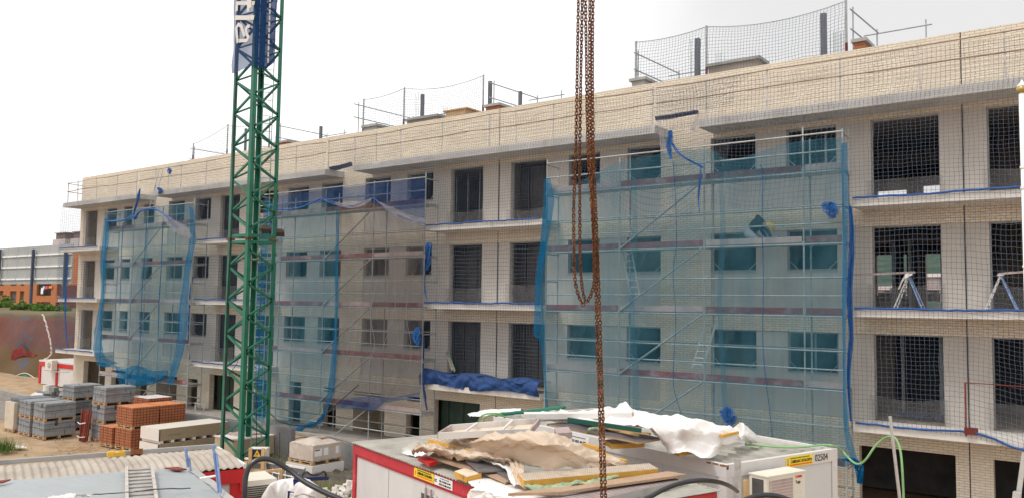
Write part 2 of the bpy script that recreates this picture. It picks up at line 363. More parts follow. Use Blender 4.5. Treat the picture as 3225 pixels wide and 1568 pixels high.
def hills():
    mb = MB()
    def fn(u, v):
        x = -700+900*u; y = 60+420*v
        z = -4+ (v**.8)*62*(.7+.4*noise.noise(Vector((u*3.2, v*1.3, 5)))) + 2.2*noise.noise(Vector((u*60, v*40, 1)))+3*noise.noise(Vector((u*25, v*16, 1)))
        return (x, y, z)
    return mb.grid(fn, 160, 60)
tag(hills().build('hills', HILL), kind='structure')
# ================================================================ APARTMENT BLOCK UNDER CONSTRUCTION
SL = [2.52, 5.57, 8.55, 11.33]; HD = [1.80, 4.89, 7.88, 10.92]; PT = 13.03
XL, XR = -52.1, 5.0
DOORS = [(-51.45,-50.05),(-37.35,-35.7),(-34.35,-32.65),(-21.7,-20.04),(-18.7,-17.0),(-5.9,-4.15),(-3.02,-1.15),(.6,2.3)]
WINS = [(-49.1,-47.75),(-46.92,-46.02),(-44.75,-43.6),(-42.15,-40.65),(-39.6,-38.2),
        (-31.9,-30.4),(-29.5,-28.05),(-26.6,-25.07),(-24.1,-22.65),(-16.1,-14.8),(-13.72,-12.45),(-10.7,-9.25),(-8.3,-6.85)]
PIL = [(XL,-51.65),(-43.6,-42.15),(-28.05,-26.6),(-12.45,-10.7)]
GH = [(-50.8,-48.2,1.85),(-47.5,-45.9,1.5),(-44.8,-43.6,1.5),(-42.7,-40.65,1.5),(-39.7,-38.75,1.5),(-37.7,-35.6,1.83),(-34.3,-32.7,1.83),
      (-31.35,-30.5,1.9),(-28.95,-28.1,1.35),(-27.0,-25.1,1.35),(-23.85,-23.1,1.35),(-22.35,-20.0,1.8),(-18.4,-16.6,1.75),(-14.6,-13.6,1.35),(-10.8,-9.6,1.3),(-6.32,-3.91,1.79),(-3.05,-.8,1.79)]
WFILM = veil('window_film', (.40,.42,.43), .28, .15, (3., 1.))
B = E('apartment_building', (-24, 0, 0), 'long four storey apartment block under construction in cream brick and grey render', 'building')
wall(XL, XR, 0, SL[0], 0, .28, [(a, b, -1, h) for a, b, h in GH]+[(-27.0,-25.1,1.6,1.78),(-28.9,-28.2,1.6,1.8),(-23.8,-23.1,1.6,1.8),(-9.5,-8.6,.6,.8),(-10.4,-9.7,.85,1.0)]).build('ground_floor_wall', CREAM, B)
for k in (1, 2, 3):
    top = SL[k] if k < 3 else PT
    wall(XL, XR, HD[k], top, 0, .28).build('parapet' if k == 3 else 'brick_band', CREAM, B)
    z0, z1 = SL[k-1], HD[k]
    sill = z1-1.18
    segs = []; x = PIL[0][1]
    for a, b in PIL[1:]+[(XR, XR)]:
        segs.append((x, a)); x = b
    for a, b in segs:
        hs_ = [(c, d, sill, z1+1) for c, d in WINS]; cut = a
        for c, d in sorted(DOORS)+[(b, b)]:
            if a <= c <= b and c-cut > .02: wall(cut, c, z0, z1, .025, .28, hs_).build('rendered_wall', RENDER, B)
            if a <= c <= b: cut = d
    for a, b in PIL: MB().box(a, b, 0, .28, z0, z1).build('brick_pier', CREAM, B)
    for c, d in WINS:
        w = MB(); y = .16; t = .035
        w.box(c+.004, c+t, y, y+.05, sill, z1).box(d-t, d-.004, y, y+.05, sill, z1).box(c+t, d-t, y, y+.05, sill+.003, sill+t).box(c+t, d-t, y, y+.05, z1-t, z1-.003)
        w.bar((c+t, y+.02, sill+.28), (c+.28, y+.02, sill+t), .02, .02).bar((d-t, y+.02, sill+.28), (d-.28, y+.02, sill+t), .02, .02)
        o = w.build('window', STEEL, B)
        MB().box(c+.003, d-.003, -.03, .15, sill-.0, sill+.022).build('sill', CONC, o)
        rr = random.random(); xs_ = c+(d-c)*random.uniform(.3, .75)
        if rr < .55: MB().box(xs_, xs_+.06, .9, .95, z0+.02, z1-.02).box(xs_+.45, xs_+.5, 1.6, 1.65, z0+.02, z1-.02).build('metal_stud', STEEL, B)
        if rr > .45: MB().grid(lambda u, v, c=c, d=d, sill=sill, z1=z1, xs_=xs_: (c+.04+(xs_-c)*(.35+.65*v)*u, .19+.02*math.sin(u*25+v*3), sill+.03+(z1-sill-.06)*v), 24, 8).build('film', WFILM, o)
    for c, d in DOORS:
        w = MB(); y = .16; t = .03
        w.box(c+.004, c+t, y, y+.05, z0+.01, z1-.002).box(d-t, d-.004, y, y+.05, z0+.01, z1-.002).box(c+t, d-t, y, y+.05, z1-t, z1-.003)
        w.build('door_frame', STEEL, B)
# inside: floors, partitions, rear wall
for k, z in enumerate(SL):
    MB().box(XL+.3, XR, .285, 11.9, z-.3, z-.001).build('floor_slab', INCEIL, B)
rear = MB()
wall(XL, XR, 0, PT-.3, 11.95, 12.2, [(-8.6,-7.4,6.15,7.85),(-6.75,-6.2,5.6,7.85),(-8.55,-7.4,9.2,10.5),(-6.8,-6.1,9.2,10.6),(-2,-.5,9.4,10.6)]+[(x, x+1.3, z+1.1, z+2.3) for x in (-50,-46,-33,-29,-18,-14) for z in (5.57, 8.55)], rear)
rear.build('rear_wall', INNER, B)
MB().box(XL, XL+.29, .285, 11.94, 0, PT-.002).build('side_wall', CREAM, B)
MB().box(XR-.01, XR+.28, .0, 11.94, 0, PT-.002).build('side_wall', CREAM, B)
for x in (-34.9, -19.25, -3.58):
    MB().box(x-.12, x+.12, .29, 5.0 if x > -5 else 11.9, 0, 12).build('party_wall', INNER, B)
    MB().box(x-.012, x+.012, -.004, .02, .1, PT-.01).build('movement_joint', DARK, B)
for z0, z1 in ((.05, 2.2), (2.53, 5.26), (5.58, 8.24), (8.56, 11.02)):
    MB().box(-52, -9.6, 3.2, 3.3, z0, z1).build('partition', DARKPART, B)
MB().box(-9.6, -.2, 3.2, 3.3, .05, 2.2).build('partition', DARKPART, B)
MB().box(-9.6, 4, 4.4, 4.5, 2.53, 5.26).build('partition', DARKPART, B)
MB().box(-3.4, 4, 5.0, 5.1, 5.58, 11.0).build('partition', INNER, B)
MB().box(XL+.3, XR-.02, .285, 11.94, 12.2, 12.3).build('roof_deck', CONC, B)
# metal studs and cladding seen in the doorways
def studs(x0, x1, z0, z1, y, n, m, w=.05):
    s = MB()
    for i in range(n):
        x = x0+(x1-x0)*(i+.5)/n; s.box(x-w/2, x+w/2, y, y+.05, z0, z1)
    s.build('metal_stud', m, B)
def clad(x0, x1, z0, z1, y, n, m, name='inner_cladding'):
    s = MB()
    for i in range(n):
        a = x0+(x1-x0)*i/n; b = x0+(x1-x0)*(i+1)/n; s.box(a+.012, b-.012, y+(.03 if i % 2 else 0), y+.06, z0, z1)
    s.build(name, m, B)
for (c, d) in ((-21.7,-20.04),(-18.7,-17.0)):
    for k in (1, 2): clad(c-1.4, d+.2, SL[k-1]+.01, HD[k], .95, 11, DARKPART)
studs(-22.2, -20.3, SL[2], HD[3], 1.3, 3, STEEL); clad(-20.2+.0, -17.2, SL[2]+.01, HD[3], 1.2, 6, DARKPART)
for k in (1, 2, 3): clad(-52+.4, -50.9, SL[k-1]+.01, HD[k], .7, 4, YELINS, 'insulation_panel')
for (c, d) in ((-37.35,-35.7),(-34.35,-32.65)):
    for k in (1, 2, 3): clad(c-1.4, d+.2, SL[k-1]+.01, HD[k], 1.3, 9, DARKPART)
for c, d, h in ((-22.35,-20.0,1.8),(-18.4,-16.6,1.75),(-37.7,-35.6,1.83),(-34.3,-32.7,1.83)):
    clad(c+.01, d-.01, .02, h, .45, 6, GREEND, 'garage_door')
studs(-7.2, -4.1, SL[0], HD[1], 2.4, 3, STEEL, .09); studs(-3.9, -1.0, SL[0], HD[1], 1.6, 3, STEEL, .07)
MB().box(-6.9, -6.0, 3.0, 3.05, 2.53, 5.2).build('partition', INNER, B)
studs(-6.6, -5.6, SL[1], HD[2], 4.6, 2, STEEL, .10); MB().box(-7.3, -7.0, 9, 9.3, 5.58, 8.2).box(-7.35, -6.9, 11.5, 11.8, 5.58, 8.2).build('inner_column', INNER, B)
MB().box(-9.2, -4.2, 6.2, 6.5, 10.5, 11.02).box(-8, 0, 9, 9.3, 10.6, 11.02).build('ceiling_beam', INNER, B)
# porch recess sides
for x0, x1 in ((-27.0,-25.1), (-42.7,-40.65)):
    MB().box(x0-.2, x0-.002, .285, 1.5, 0, 2.1).box(x1+.002, x1+.2, .285, 1.5, 0, 2.1).box(x0-.2, x1-.7, 1.5, 1.7, 0, 2.1).build('porch_wall', CREAM, B)
CONCG = mat('slab_concrete', (.50,.49,.475), .9, var=.08, scale=2, dirt=(.33,.32,.31), dscale=1.5, dlo=.5, dhi=.8, stretch=(1,1,.3))
# balcony slabs, roof slab pieces
for x0, x1 in ((XL,-47.4),(-37.5,-32.2),(-21.95,-16.45),(-6.18,XR)):
    for k in (0, 1, 2):
        MB().box(x0, x1, -1.1, -.003, SL[k]-(.2 if k else .21), SL[k]).build('balcony_slab', CONCW, B)
for x0, x1 in ((XL,-43.6),(-41.9,-28.0),(-26.2,-12.1),(-10.62,XR)):
    MB().box(x0, x1, -1.1, -.003, 11.07, 11.33).build('roof_slab', CONCG, B)
# rooftop masonry, read at the plane two metres behind the parapet
def rbox(u0, v0, u1, v1, depth, m, name, top=None, y=2.):
    a = P(u0, v0, y); b = P(u1, v1, y); z = max(a.z, b.z)
    o = MB().box(a.x, b.x, y, y+depth, 12.3, z-.1).build(name, m, B)
    MB().box(a.x-.08, b.x+.08, y-.08, y+depth+.08, z-.1, z).build('coping', top or CONC, o)
rbox(2231, 204, 2387, 177, .8, INCEIL, 'roof_upstand'); rbox(1282, 376, 1377, 361, .8, INCEIL, 'roof_upstand')
BRK = brickmat('orange_hollow_brick', (.46,.17,.07), (.38,.13,.06), (.2,.13,.1), bw=.28, rh=.1, ms=.02)
rbox(2690, 126, 2722, 124, 1.2, BRK, 'chimney', y=1.5); rbox(1530, 332, 1572, 326, 1.2, BRK, 'chimney', y=1.5)
rbox(1990, 250, 2030, 244, 1.2, CONC, 'chimney', y=1.5); rbox(1145, 397, 1185, 391, 1.2, CONC, 'chimney', y=1.5); rbox(868, 448, 905, 443, 1.2, BRK, 'chimney', y=1.5)
a = P(1404, 350, 2); b = P(1466, 342, 2)
fw = MB().box(a.x, b.x, 2, 3, 12.3, a.z-.05)
fw.build('formwork_box', WOODP, B); MB().box(a.x-.12, b.x+.12, 1.95, 3.05, a.z-.05, a.z).build('formwork_box', WOODY, B)
# steel posts and rebar starters on the roof
for i, (u, v, w) in enumerate(((2194,121,.16),(2591,42,.17),(1328,297,.13),(1541,256,.13),(1636,288,.12),(1008,398,.12),(772,405,.1))):
    p = P(u, v, 2.2)
    MB().box(p.x-w/2, p.x+w/2, 2.2, 2.2+w, 12.3, p.z).build('roof_column', mat('dark_post_%d' % 0, (.12,.125,.15), .6) if i == 0 else bpy.data.materials['dark_post_0'], B)
for u, v, n, s in ((2270,172,5,7),(2640,100,7,7),(1316,298,3,5),(1410,335,6,5),(1700,290,0,5),(995,402,3,4),(1618,290,4,5),(860,430,6,4),(2180,130,2,4)):
    r = MB()
    for i in range(n):
        p = P(u+(i-n/2)*s, v+random.uniform(-6, 6), 2.6+.25*(i % 2)); r.tube([(p.x, p.y, 12.3), (p.x+random.uniform(-.03,.03), p.y, p.z)], .009, 4)
    if n: r.build('rebar_starters', SCAF, B)
# ================================================================ ROOF EDGE GUARD RAILS
RAILM = mat('rail_board', (.30,.23,.18), .85, var=.2, scale=4); RPOST = mat('rail_post', (.52,.50,.48), .6, .2, var=.15)
PX = [-51.7,-50.45,-48.2,-45.9,-43.75,-41.8,-40.6,-39.4,-37.15,-35,-32.6,-30.1,-27.9,-26.2,-24.9,-23.5,-21.3,-18.95,-17.7,-16.1,-14.4,-12.25,-10.4,-8.5,-6.43,-4.4,-2.45,-.4,2.0]
segs = [(-51.75,-43.7,'with the lone corner post at the far left end'),(-43.6,-28.05,'behind the green crane mast'),(-27.9,-12.2,'above the two middle balconies'),(-12.1,3,'above the right hand balconies')]
for a, b, w in segs:
    g = E('guard_rail', (a, -1, 11.33), 'roof edge railing '+w, 'railing', 'railings along the roof edge')
    for x in PX:
        if a-.1 <= x < b:
            MB().tube([(x, -1.0, 11.33), (x+random.uniform(-.05,.05), -1.02, 12.62)], .024, 6).build('post', RPOST, g)
    for z in (12.52, 12.02):
        pts = [(a+(b-a)*i/12, -1.03-.02*(i % 2), z+random.uniform(-.035,.035)) for i in range(13)]
        MB().tube(pts, .022, 5).build('rail', RAILM, g)
    if a < -51:
        MB().tube([(-51.7,-1,12.5),(-51.9,-.05,12.5)], .02).tube([(-51.7,-1,12.0),(-51.9,-.05,12.0)], .02).build('rail', RAILM, g)
# ================================================================ ROOFTOP NETS AND RAILS
NETD = gridnet('safety_net_dark', (.085,.11,.14), .11, .013)
NETF = gridnet('safety_net_fine', (.16,.18,.21), .11, .011)
def roofnet(pts, label):
    tops = [P(u, v, 2.) for u, v in pts]
    g = E('roof_net', (tops[0].x, 2, 12.3), label, 'safety net', 'safety nets standing on the roof')
    for p in tops:
        MB().tube([(p.x, 2, 12.3), (p.x, 2, 13.9)], .045).build('post_foot', mat('oxide_red', (.16,.03,.025), .7) if 'oxide_red' not in bpy.data.materials else bpy.data.materials['oxide_red'], g)
        MB().tube([(p.x, 2, 13.9), (p.x, 2, p.z)], .04).build('post', SCAF, g)
    for a, b in zip(tops, tops[1:]):
        sag = .25 if abs(b.x-a.x) > 3.5 else .1
        top = [(a.x+(b.x-a.x)*t/8, 2, a.z-.03+(b.z-a.z)*t/8-sag*4*(t/8)*(1-t/8)) for t in range(9)]
        MB().tube(top, .014, 4).build('edge_rope', SCAF, g)
        rows = [top, [(q[0], 1.85, (q[2]+12.9)/2) for q in top], [(q[0], 2, 12.9) for q in top]]
        sheet(rows, 24, 10, .05, seed=int(a.x)).build('net', NETF, g)
    return g
roofnet([(2003,131),(2225,82),(2664,1)], 'tall square mesh net on three posts at right end of roof')
roofnet([(1146,312),(1274,276),(1523,236)], 'see-through mesh net on three posts on the middle of the roof')
roofnet([(609,452),(718,392),(850,368)], 'faint mesh net on thin posts on the roof behind the crane mast')
def roofrail(pu, back, right, label, y0=2.):
    a = P(pu[0], pu[1], y0)
    g = E('roof_rail', (a.x, y0, 12.3), label, 'railing', 'tube railings on the roof')
    for dz in (0, -.62):
        z = a.z+dz; MB().tube([(a.x, y0-.3, z), (a.x+.15, y0+back, z)], .025).build('rail', SCAF, g)
        MB().tube([(a.x-.3 if right > 0 else a.x+.3, y0+back-.1, z-.04), (a.x+right, y0+back-.1, z-.04)], .025).build('rail', SCAF, g)
    for x, y in ((a.x, y0), (a.x+.1, y0+back), (a.x+right*.9, y0+back-.1)):
        MB().tube([(x, y, 12.3), (x, y, a.z+.15)], .025).build('post', SCAF, g)
roofrail((2010,173), 3.2, 2.6, 'tube railing with a bend on roof behind the tall right hand net')
roofrail((2686,38), 2.6, 1.8, 'tube railing beyond the tallest net post at the right end of the roof')
roofrail((1130,332), 3.6, 2.6, 'tube railing on the roof right of the crane mast, left of the plywood box')
roofrail((1556,266), 3.0, 1.6, 'tube railing beside the middle chimney on the roof')
roofrail((612,470), 3.6, 2.4, 'tube railing nearest the left end of the roof')
roofrail((884,398), 3.0, 1.8, 'tube railing on the roof just right of the crane mast')
# ================================================================ SCAFFOLDS
DECKZ = [1.42, 3.43, 5.42, 7.40, 9.40]
def scaffold(xs, label, top=10.55, diag=1, x_extra=(), miss=(), steel_deck=()):
    yf, yb = -1.4, -.62
    g = E('scaffold', (xs[0], -1, .1), label, 'scaffold', 'tube scaffolds against the front')
    for x in xs:
        for y in (yf, yb):
            s = MB().tube([(x-(.05 if y > -1 else 0), y, .1), (x-(.05 if y > -1 else 0), y, top+random.uniform(-.25,.1))], .025)
            for z in DECKZ: s.tube([(x-(.05 if y > -1 else 0), y, z-.1), (x-(.05 if y > -1 else 0), y, z+.02)], .045)
            for z in (1.0, 3.0, 5.0, 7.0, 9.0): s.tube([(x-(.05 if y > -1 else 0), y, z), (x-(.05 if y > -1 else 0), y, z+.06)], .034)
            s.build('standard', SCAF, g)
    for i in range(len(xs)-1):
        a, b = xs[i], xs[i+1]
        for k, z in enumerate(DECKZ):
            MB().tube([(a, yf, z-.06), (b, yf, z-.06)], .025).build('ledger', SCAF, g)
            for dz in (.5, 1.0):
                if z+dz < top: MB().tube([(a, yf-.03, z+dz), (b, yf-.03, z+dz)], .024).build('guard_tube', SCAF, g)
            if k and k < 4: MB().tube([(a, yb, z+1.02), (b, yb, z+1.02)], .022).build('ledger', SCAF, g)
            if (i, k) in miss: continue
            dk = MB()
            for q in range(2): dk.box(a+.04, b-.04, yf+.06+q*.36, yf+.06+q*.36+.34, z-.055, z)
            dk.build('deck', STEEL, g)
            tm = PINK if (i*7+k*5+len(xs)+int(xs[0])) % 3 == 0 else TOE
            if (i, k) in steel_deck: tm = STEEL
            MB().box(a+.05, b-.05, yf-.012, yf+.016, z, z+.17).build('toe_board', tm, g)
        if i == diag:
            for k in range(len(DECKZ)-1):
                MB().tube([(a+.05, yf-.05, DECKZ[k]), (b-.05, yf-.05, DECKZ[k+1]-.08)], .03).build('brace', SCAF, g)
            MB().tube([(a+1.0, yf-.05, .1), (b-.05, yf-.05, DECKZ[0]-.08)], .025).build('brace', SCAF, g)
        MB().tube([(a, yf, .55), (b, yf, .55)], .025).build('ledger', SCAF, g); MB().tube([(a, yb, .7), (b, yb, .7)], .025).build('ledger', SCAF, g)
    for x in xs[:1]+xs[-1:]:
        for z in DECKZ: MB().tube([(x, yf, z-.1), (x-.05, yb, z-.1)], .022).tube([(x, yf, z+.95), (x-.05, yb, z+.95)], .022).build('transom', SCAF, g)
        MB().tube([(x, yf, .5), (x-.05, yb, .5)], .022).build('transom', SCAF, g)
    return g
scaffold([-46.1,-43.1,-40.25,-37.4], 'tube scaffold with teal netting at the left end of the front', diag=1)
scaffold([-32.1,-30.45,-27.5,-24.55,-21.72], 'tube scaffold standing between the crane mast and the middle balconies', diag=2, top=10.5)
scaffold([-16.05,-13.2,-10.3,-7.35,-6.28], 'tube scaffold where the worker kneels, left of the right hand balconies', diag=1)
# ================================================================ DEBRIS NETTING AND SAFETY NETS
TEAL = veil('teal_debris_netting', (.05,.215,.32), .33, .16, (1.8, .16), (.10,.25,.32), (.88,.94,.965))
TEALS = veil('folded_teal_netting', (.015,.19,.40), .54, .26, (5., .3), None, (.6,.82,.93))
BLUEV = veil('blue_debris_netting', (.03,.10,.28), .40, .14, (1.5, .3), (.07,.12,.28), (.8,.85,.95))
GREYV = veil('grey_debris_netting', (.19,.19,.205), .34, .22, (1.6, .15), (.21,.195,.19), (.86,.86,.87))
GREYN = veil('gathered_grey_netting', (.42,.42,.46), .55, .2, (6., 2.))
FILM = veil('clear_plastic_film', (.34,.32,.30), .30, .14, (2., 1.))
NETB = gridnet('safety_net_blue', (.08,.11,.16), .11, .0074)
NETP = gridnet('safety_net_roof_edge', (.18,.175,.18), .11, .0085)
def prow(pts, y): return [P(u, v, yy if yy is not None else y) for u, v, yy in [(p+(None,))[:3] for p in pts]]
def net(name, rows, y, m, label, cat, nu=60, nv=80, wr=.05, wf=(6., 1.5), seed=1, group=None, parent=None):
    R_ = [prow(r, y) for r in rows]
    W_ = (R_[0][-1]-R_[0][0]).length; H_ = (R_[-1][0]-R_[0][0]).length
    o = sheet(R_, nu, nv, wr, wf, seed).build(name, m, parent)
    if label: tag(o, label, cat, group)
    return o
def tangle(name, path, r, n, label, m=None, group=None, th=.012, cat='net'):
    m = m or NETTUFT; mb = MB(); th *= .55; n = int(n*1.1); path = [Vector(p) for p in path]
    for k in range(n):
        ph = random.uniform(0, 6.3); s_ = random.uniform(.3, 1); f_ = random.uniform(2, 7); pts = []
        for i in range(25):
            t = i/24; q = cr(path, t); w = r*(.5+.6*math.sin(math.pi*min(1, t*1.15))) if not isinstance(r, list) else cr([Vector((x, 0, 0)) for x in r], t).x
            pts.append(q+Vector((math.cos(ph+f_*t)*w*s_, math.sin(ph*1.7+f_*t*1.3)*w*s_*.6, math.sin(f_*3*t+ph)*w*.35)))
        mb.tube(pts, th, 3, cap=False)
    return tag(mb.build(name, m), label, cat, group)
def rope(path, r, label, m=None, name='rope', cat='rope', wob=.012, n=60, sides=5, group=None):
    pts = curve(path, n); pts = [p+Vector((random.uniform(-wob, wob), random.uniform(-wob, wob), random.uniform(-wob, wob))) for p in pts]
    return tag(MB().tube(pts, r, sides).build(name, m or ROPEB), label, cat, group)
random.seed(11)
# --- right hand scaffold
n3 = net('debris_net', [[(1716,575),(1800,585),(1950,512),(2215,470),(2300,505),(2480,452),(2655,432)],
    [(1708,700),(1830,700),(1960,700),(2215,700),(2350,700),(2500,700),(2660,700)],
    [(1702,850),(1830,850),(1960,850),(2215,850),(2350,850),(2500,850),(2661,850)],
    [(1706,1000),(1830,1000),(1960,1000),(2215,1005),(2350,1005),(2500,1005),(2662,1005)],
    [(1712,1150),(1830,1150),(1960,1160),(2215,1170),(2350,1180),(2500,1190),(2664,1200)],
    [(1722,1300),(1830,1320),(1960,1345),(2140,1370),(2350,1420),(2500,1450),(2672,1470)]], -1.52, TEAL,
    'large teal debris net on the right hand scaffold in front of the kneeling worker', 'debris net', 90, 90, .06, seed=3)
net('folded_edge', [[(1714,562),(1735,562)],[(1710,650),(1745,640)],[(1704,740),(1730,740)],[(1690,850),(1710,850)],[(1684,950),(1710,950)],[(1682,1050),(1716,1055)],[(1700,1075),(1716,1080)],[(1712,1200),(1720,1200)],[(1722,1340),(1734,1340)]], -1.57, TEALS, None, None, 6, 60, .04, (2, 6), 5, parent=n3)
net('folded_edge', [[(2648,452),(2668,450)],[(2652,600),(2672,600)],[(2655,760),(2671,760)],[(2652,900),(2666,900)],[(2653,1050),(2665,1050)],[(2655,1200),(2666,1200)],[(2658,1340),(2674,1340)],[(2676,1440),(2700,1440)]], -1.58, TEALS, None, None, 6, 60, .04, (2, 6), 6, parent=n3)
for a in ([(2395,520),(2402,560),(2400,700),(2404,870),(2402,1050),(2408,1160),(2425,1300),(2436,1420)], [(2120,510),(2128,640),(2130,770),(2120,860),(2128,1000),(2122,1140),(2124,1230),(2160,1345)]):
    MB().tube(curve([P(u, v, -1.58) for u, v in a], 30), .011, 4).build('seam', TEALS, n3)
for k, (us, w_, sd_) in enumerate((((1985,1990,1980,1992,1996),18,72),((2262,2268,2258,2270,2280),16,73))):
    net('net_overlap', [[(u, v), (u+w_, v)] for u, v in zip(us, (530,740,960,1160,1330))], -1.55, TEAL, None, None, 6, 50, .05, (2, 6), sd_, parent=n3)
# --- middle scaffold
n2 = net('debris_net', [[(852,648),(950,640),(1012,632),(1062,650)],[(845,760),(920,760),(1000,760),(1062,760)],[(840,900),(920,900),(1000,900),(1060,900)],[(832,1050),(920,1050),(1000,1050),(1052,1050)],[(822,1200),(900,1200),(990,1210),(1040,1200)],[(812,1310),(900,1335),(930,1350),(1010,1300)]], -1.52, TEAL,
    'teal debris net on the scaffold just right of the crane mast', 'debris net', 60, 80, .06, seed=8)
net('folded_edge', [[(836,622),(862,640)],[(822,760),(846,760)],[(812,850),(838,850)],[(806,1000),(834,1000)],[(804,1150),(836,1150)],[(802,1320),(834,1330)]], -1.6, TEALS, None, None, 6, 50, .05, (2, 6), 9, parent=n2)
net('folded_edge', [[(1058,660),(1066,660)],[(1056,900),(1066,900)],[(1046,1100),(1062,1100)],[(1030,1250),(1052,1220)],[(1012,1320),(1030,1300)]], -1.58, TEALS, None, None, 4, 50, .05, (2, 6), 12, parent=n2)
tw = [P(u, v, -1.6) for u, v in ((1018,1306),(1000,1330),(960,1342),(923,1362))]
MB().tube(curve(tw, 24), [.10-.03*math.sin(i*.9) for i in range(25)], 8).build('twisted_corner', TEALS, n2)
g2 = net('debris_net', [[(1058,640),(1110,655),(1175,640),(1230,660),(1338,712)],[(1058,760),(1130,760),(1200,770),(1260,780),(1338,790)],[(1058,900),(1130,900),(1200,900),(1260,905),(1336,905)],[(1056,1050),(1130,1050),(1200,1050),(1260,1055),(1332,1060)],[(1040,1200),(1110,1180),(1190,1180),(1260,1180),(1328,1190)],[(1016,1310),(1066,1288),(1172,1292),(1215,1262),(1322,1240)]], -1.5, GREYV,
    'grey see-through debris net on the scaffold left of the middle balconies', 'debris net', 70, 80, .07, seed=14)
net('dangling_hem', [[(1066,1262),(1120,1250),(1180,1248),(1240,1250),(1322,1232)],[(1060,1282),(1110,1286),(1175,1294),(1215,1268),(1322,1252)]], -1.56, BLUEV, None, None, 50, 6, .1, (9, 2), 15, parent=g2)
for v0 in (1100, 1180, 1240, 1290):
    MB().tube(curve([P(v0+random.uniform(-6, 6)+t*random.uniform(-14, 6), 900+t*95, -1.56) for t in range(4)], 20), .012, 3).build('seam', GREYN, g2)
net('blue_top_net', [[(866,618),(1000,602),(1175,580),(1338,562)],[(866,640),(1000,625),(1175,612),(1338,640)],[(870,662),(1000,640),(1175,640),(1338,708)]], -1.58, BLUEV,
    'blue netting strip along the top of the scaffold right of the crane mast', 'debris net', 60, 14, .04, seed=16)
# --- left scaffold
n1 = net('debris_net', [[(332,668),(400,662),(470,655),(540,648),(606,642)],[(318,760),(380,750),(450,745),(530,745),(604,742)],[(316,840),(380,840),(450,840),(520,840),(586,850)],[(314,930),(370,930),(430,930),(500,935),(574,940)],[(306,1020),(365,1020),(425,1020),(490,1030),(562,1040)],[(296,1090),(350,1090),(410,1095),(480,1110),(552,1130)],[(306,1152),(364,1162),(418,1212),(487,1205),(548,1200)]], -1.55, TEAL,
    'teal debris net hanging ragged from the scaffold at the left end', 'debris net', 70, 90, .09, seed=21)
net('folded_edge', [[(330,690),(344,690)],[(322,770),(344,770)],[(316,830),(334,830)],[(318,920),(332,920)],[(304,1000),(322,1000)],[(294,1070),(322,1070)],[(300,1130),(330,1120)],[(330,1158),(372,1142)]], -1.62, TEALS, None, None, 6, 50, .06, (2, 6), 22, parent=n1)
net('folded_edge', [[(600,650),(612,660)],[(600,750),(616,750)],[(582,840),(604,840)],[(566,960),(592,960)],[(556,1080),(584,1080)],[(532,1180),(556,1180)],[(528,1210),(546,1212)]], -1.64, TEALS, None, None, 8, 60, .08, (2, 5), 23, parent=n1)
net('ragged_hem', [[(364,1150),(390,1160),(430,1150),(480,1165),(530,1165)],[(370,1190),(398,1215),(420,1205),(480,1205),(528,1180)],[(376,1212),(400,1234),(415,1222),(478,1208),(526,1184)]], -1.62, TEALS, None, None, 50, 14, .1, (9, 3), 24, parent=n1)
for a in ([(462,690),(456,800),(448,900),(444,1000),(440,1100),(436,1170)], [(512,700),(508,830),(500,960),(498,1060)], [(388,700),(382,820),(378,960)]):
    MB().tube(curve([P(u, v, -1.62) for u, v in a], 30), .022, 4).build('seam', TEALS, n1)
# --- square mesh nets hanging from the roof edge over everything
def mesh_net(xs, zb, label, y1=-1.2, seed=1, m=NETB, zt=11.25, nu=80):
    top = [Vector((x, y1, zt)) for x in xs]; n_ = len(xs)
    rows = [top]
    for f in (.15, .35, .6, .8, 1.0): rows.append([Vector((x, y1-(.05 if f < 1 else 0), zt+(zb[i]-zt)*f)) for i, x in enumerate(xs)])
    X0 = xs[0]
    o = sheet(rows, nu, 90, .05, (7, 7), seed, uvs=lambda u, v: (u*(xs[-1]-xs[0]), v*(zt-sum(zb)/n_))).build('safety_net', m)
    return tag(o, label, 'safety net', 'square mesh safety nets on the front')
def L(a, b, n): return [a+(b-a)*i/(n-1) for i in range(n)]
mesh_net(L(-6.3, 3.5, 8), [2.5,2.48,2.45,2.2,2.1,2.2,2.3,2.3], 'square mesh net hanging before the right hand balconies', seed=31)
mesh_net(L(-22.0, -16.3, 6), [2.75]*6, 'square mesh net hanging before the middle balconies', seed=32)
mesh_net(L(-37.6, -32.2, 6), [2.5]*6, 'square mesh net hanging before the balconies behind the crane mast', seed=33)
mesh_net(L(-52.1, -47.4, 5), [2.5]*5, 'square mesh net hanging before the far left balconies', seed=34)
cn = sheet([[(-52.15,-1.2,z),(-52.15,-.6,z),(-52.15,-.0,z)] for z in (11.2,9,6,2.6)], 10, 60, .05, (3, 6), 35, nrm=(1,0,0)).build('safety_net', NETB)
tag(cn, 'square mesh net closing the far left end of the balconies', 'safety net', 'square mesh safety nets on the front')
sw = lambda pts, y: [P(u, v, y) for u, v in pts]
def swag(x0, x1, bottom, label, seed):
    bt = sw(bottom, -1.66); n_ = len(bt)
    top = [Vector((p.x, -1.2, 11.25)) for p in bt]
    rows = [top]+[[a.lerp(b, f) for a, b in zip(top, bt)] for f in (.3, .6, 1.)]
    o = sheet(rows, 80, 40, .06, (6, 5), seed, uvs=lambda u, v: (u*(x1-x0), v*2.6)).build('safety_net', NETB)
    return tag(o, label, 'safety net', 'square mesh safety nets on the front')
swag(-16.3, -6.3, [(1716,560),(1800,590),(1890,620),(1985,700),(2070,735),(2150,700),(2225,640),(2350,660),(2500,650),(2655,630)], 'square mesh net drooping over the top of the right hand scaffold', 41)
swag(-32.2, -22.0, [(868,655),(940,648),(1012,622),(1090,655),(1175,622),(1250,672),(1338,705)], 'square mesh net gathered in swags above the teal and grey nets', 42)
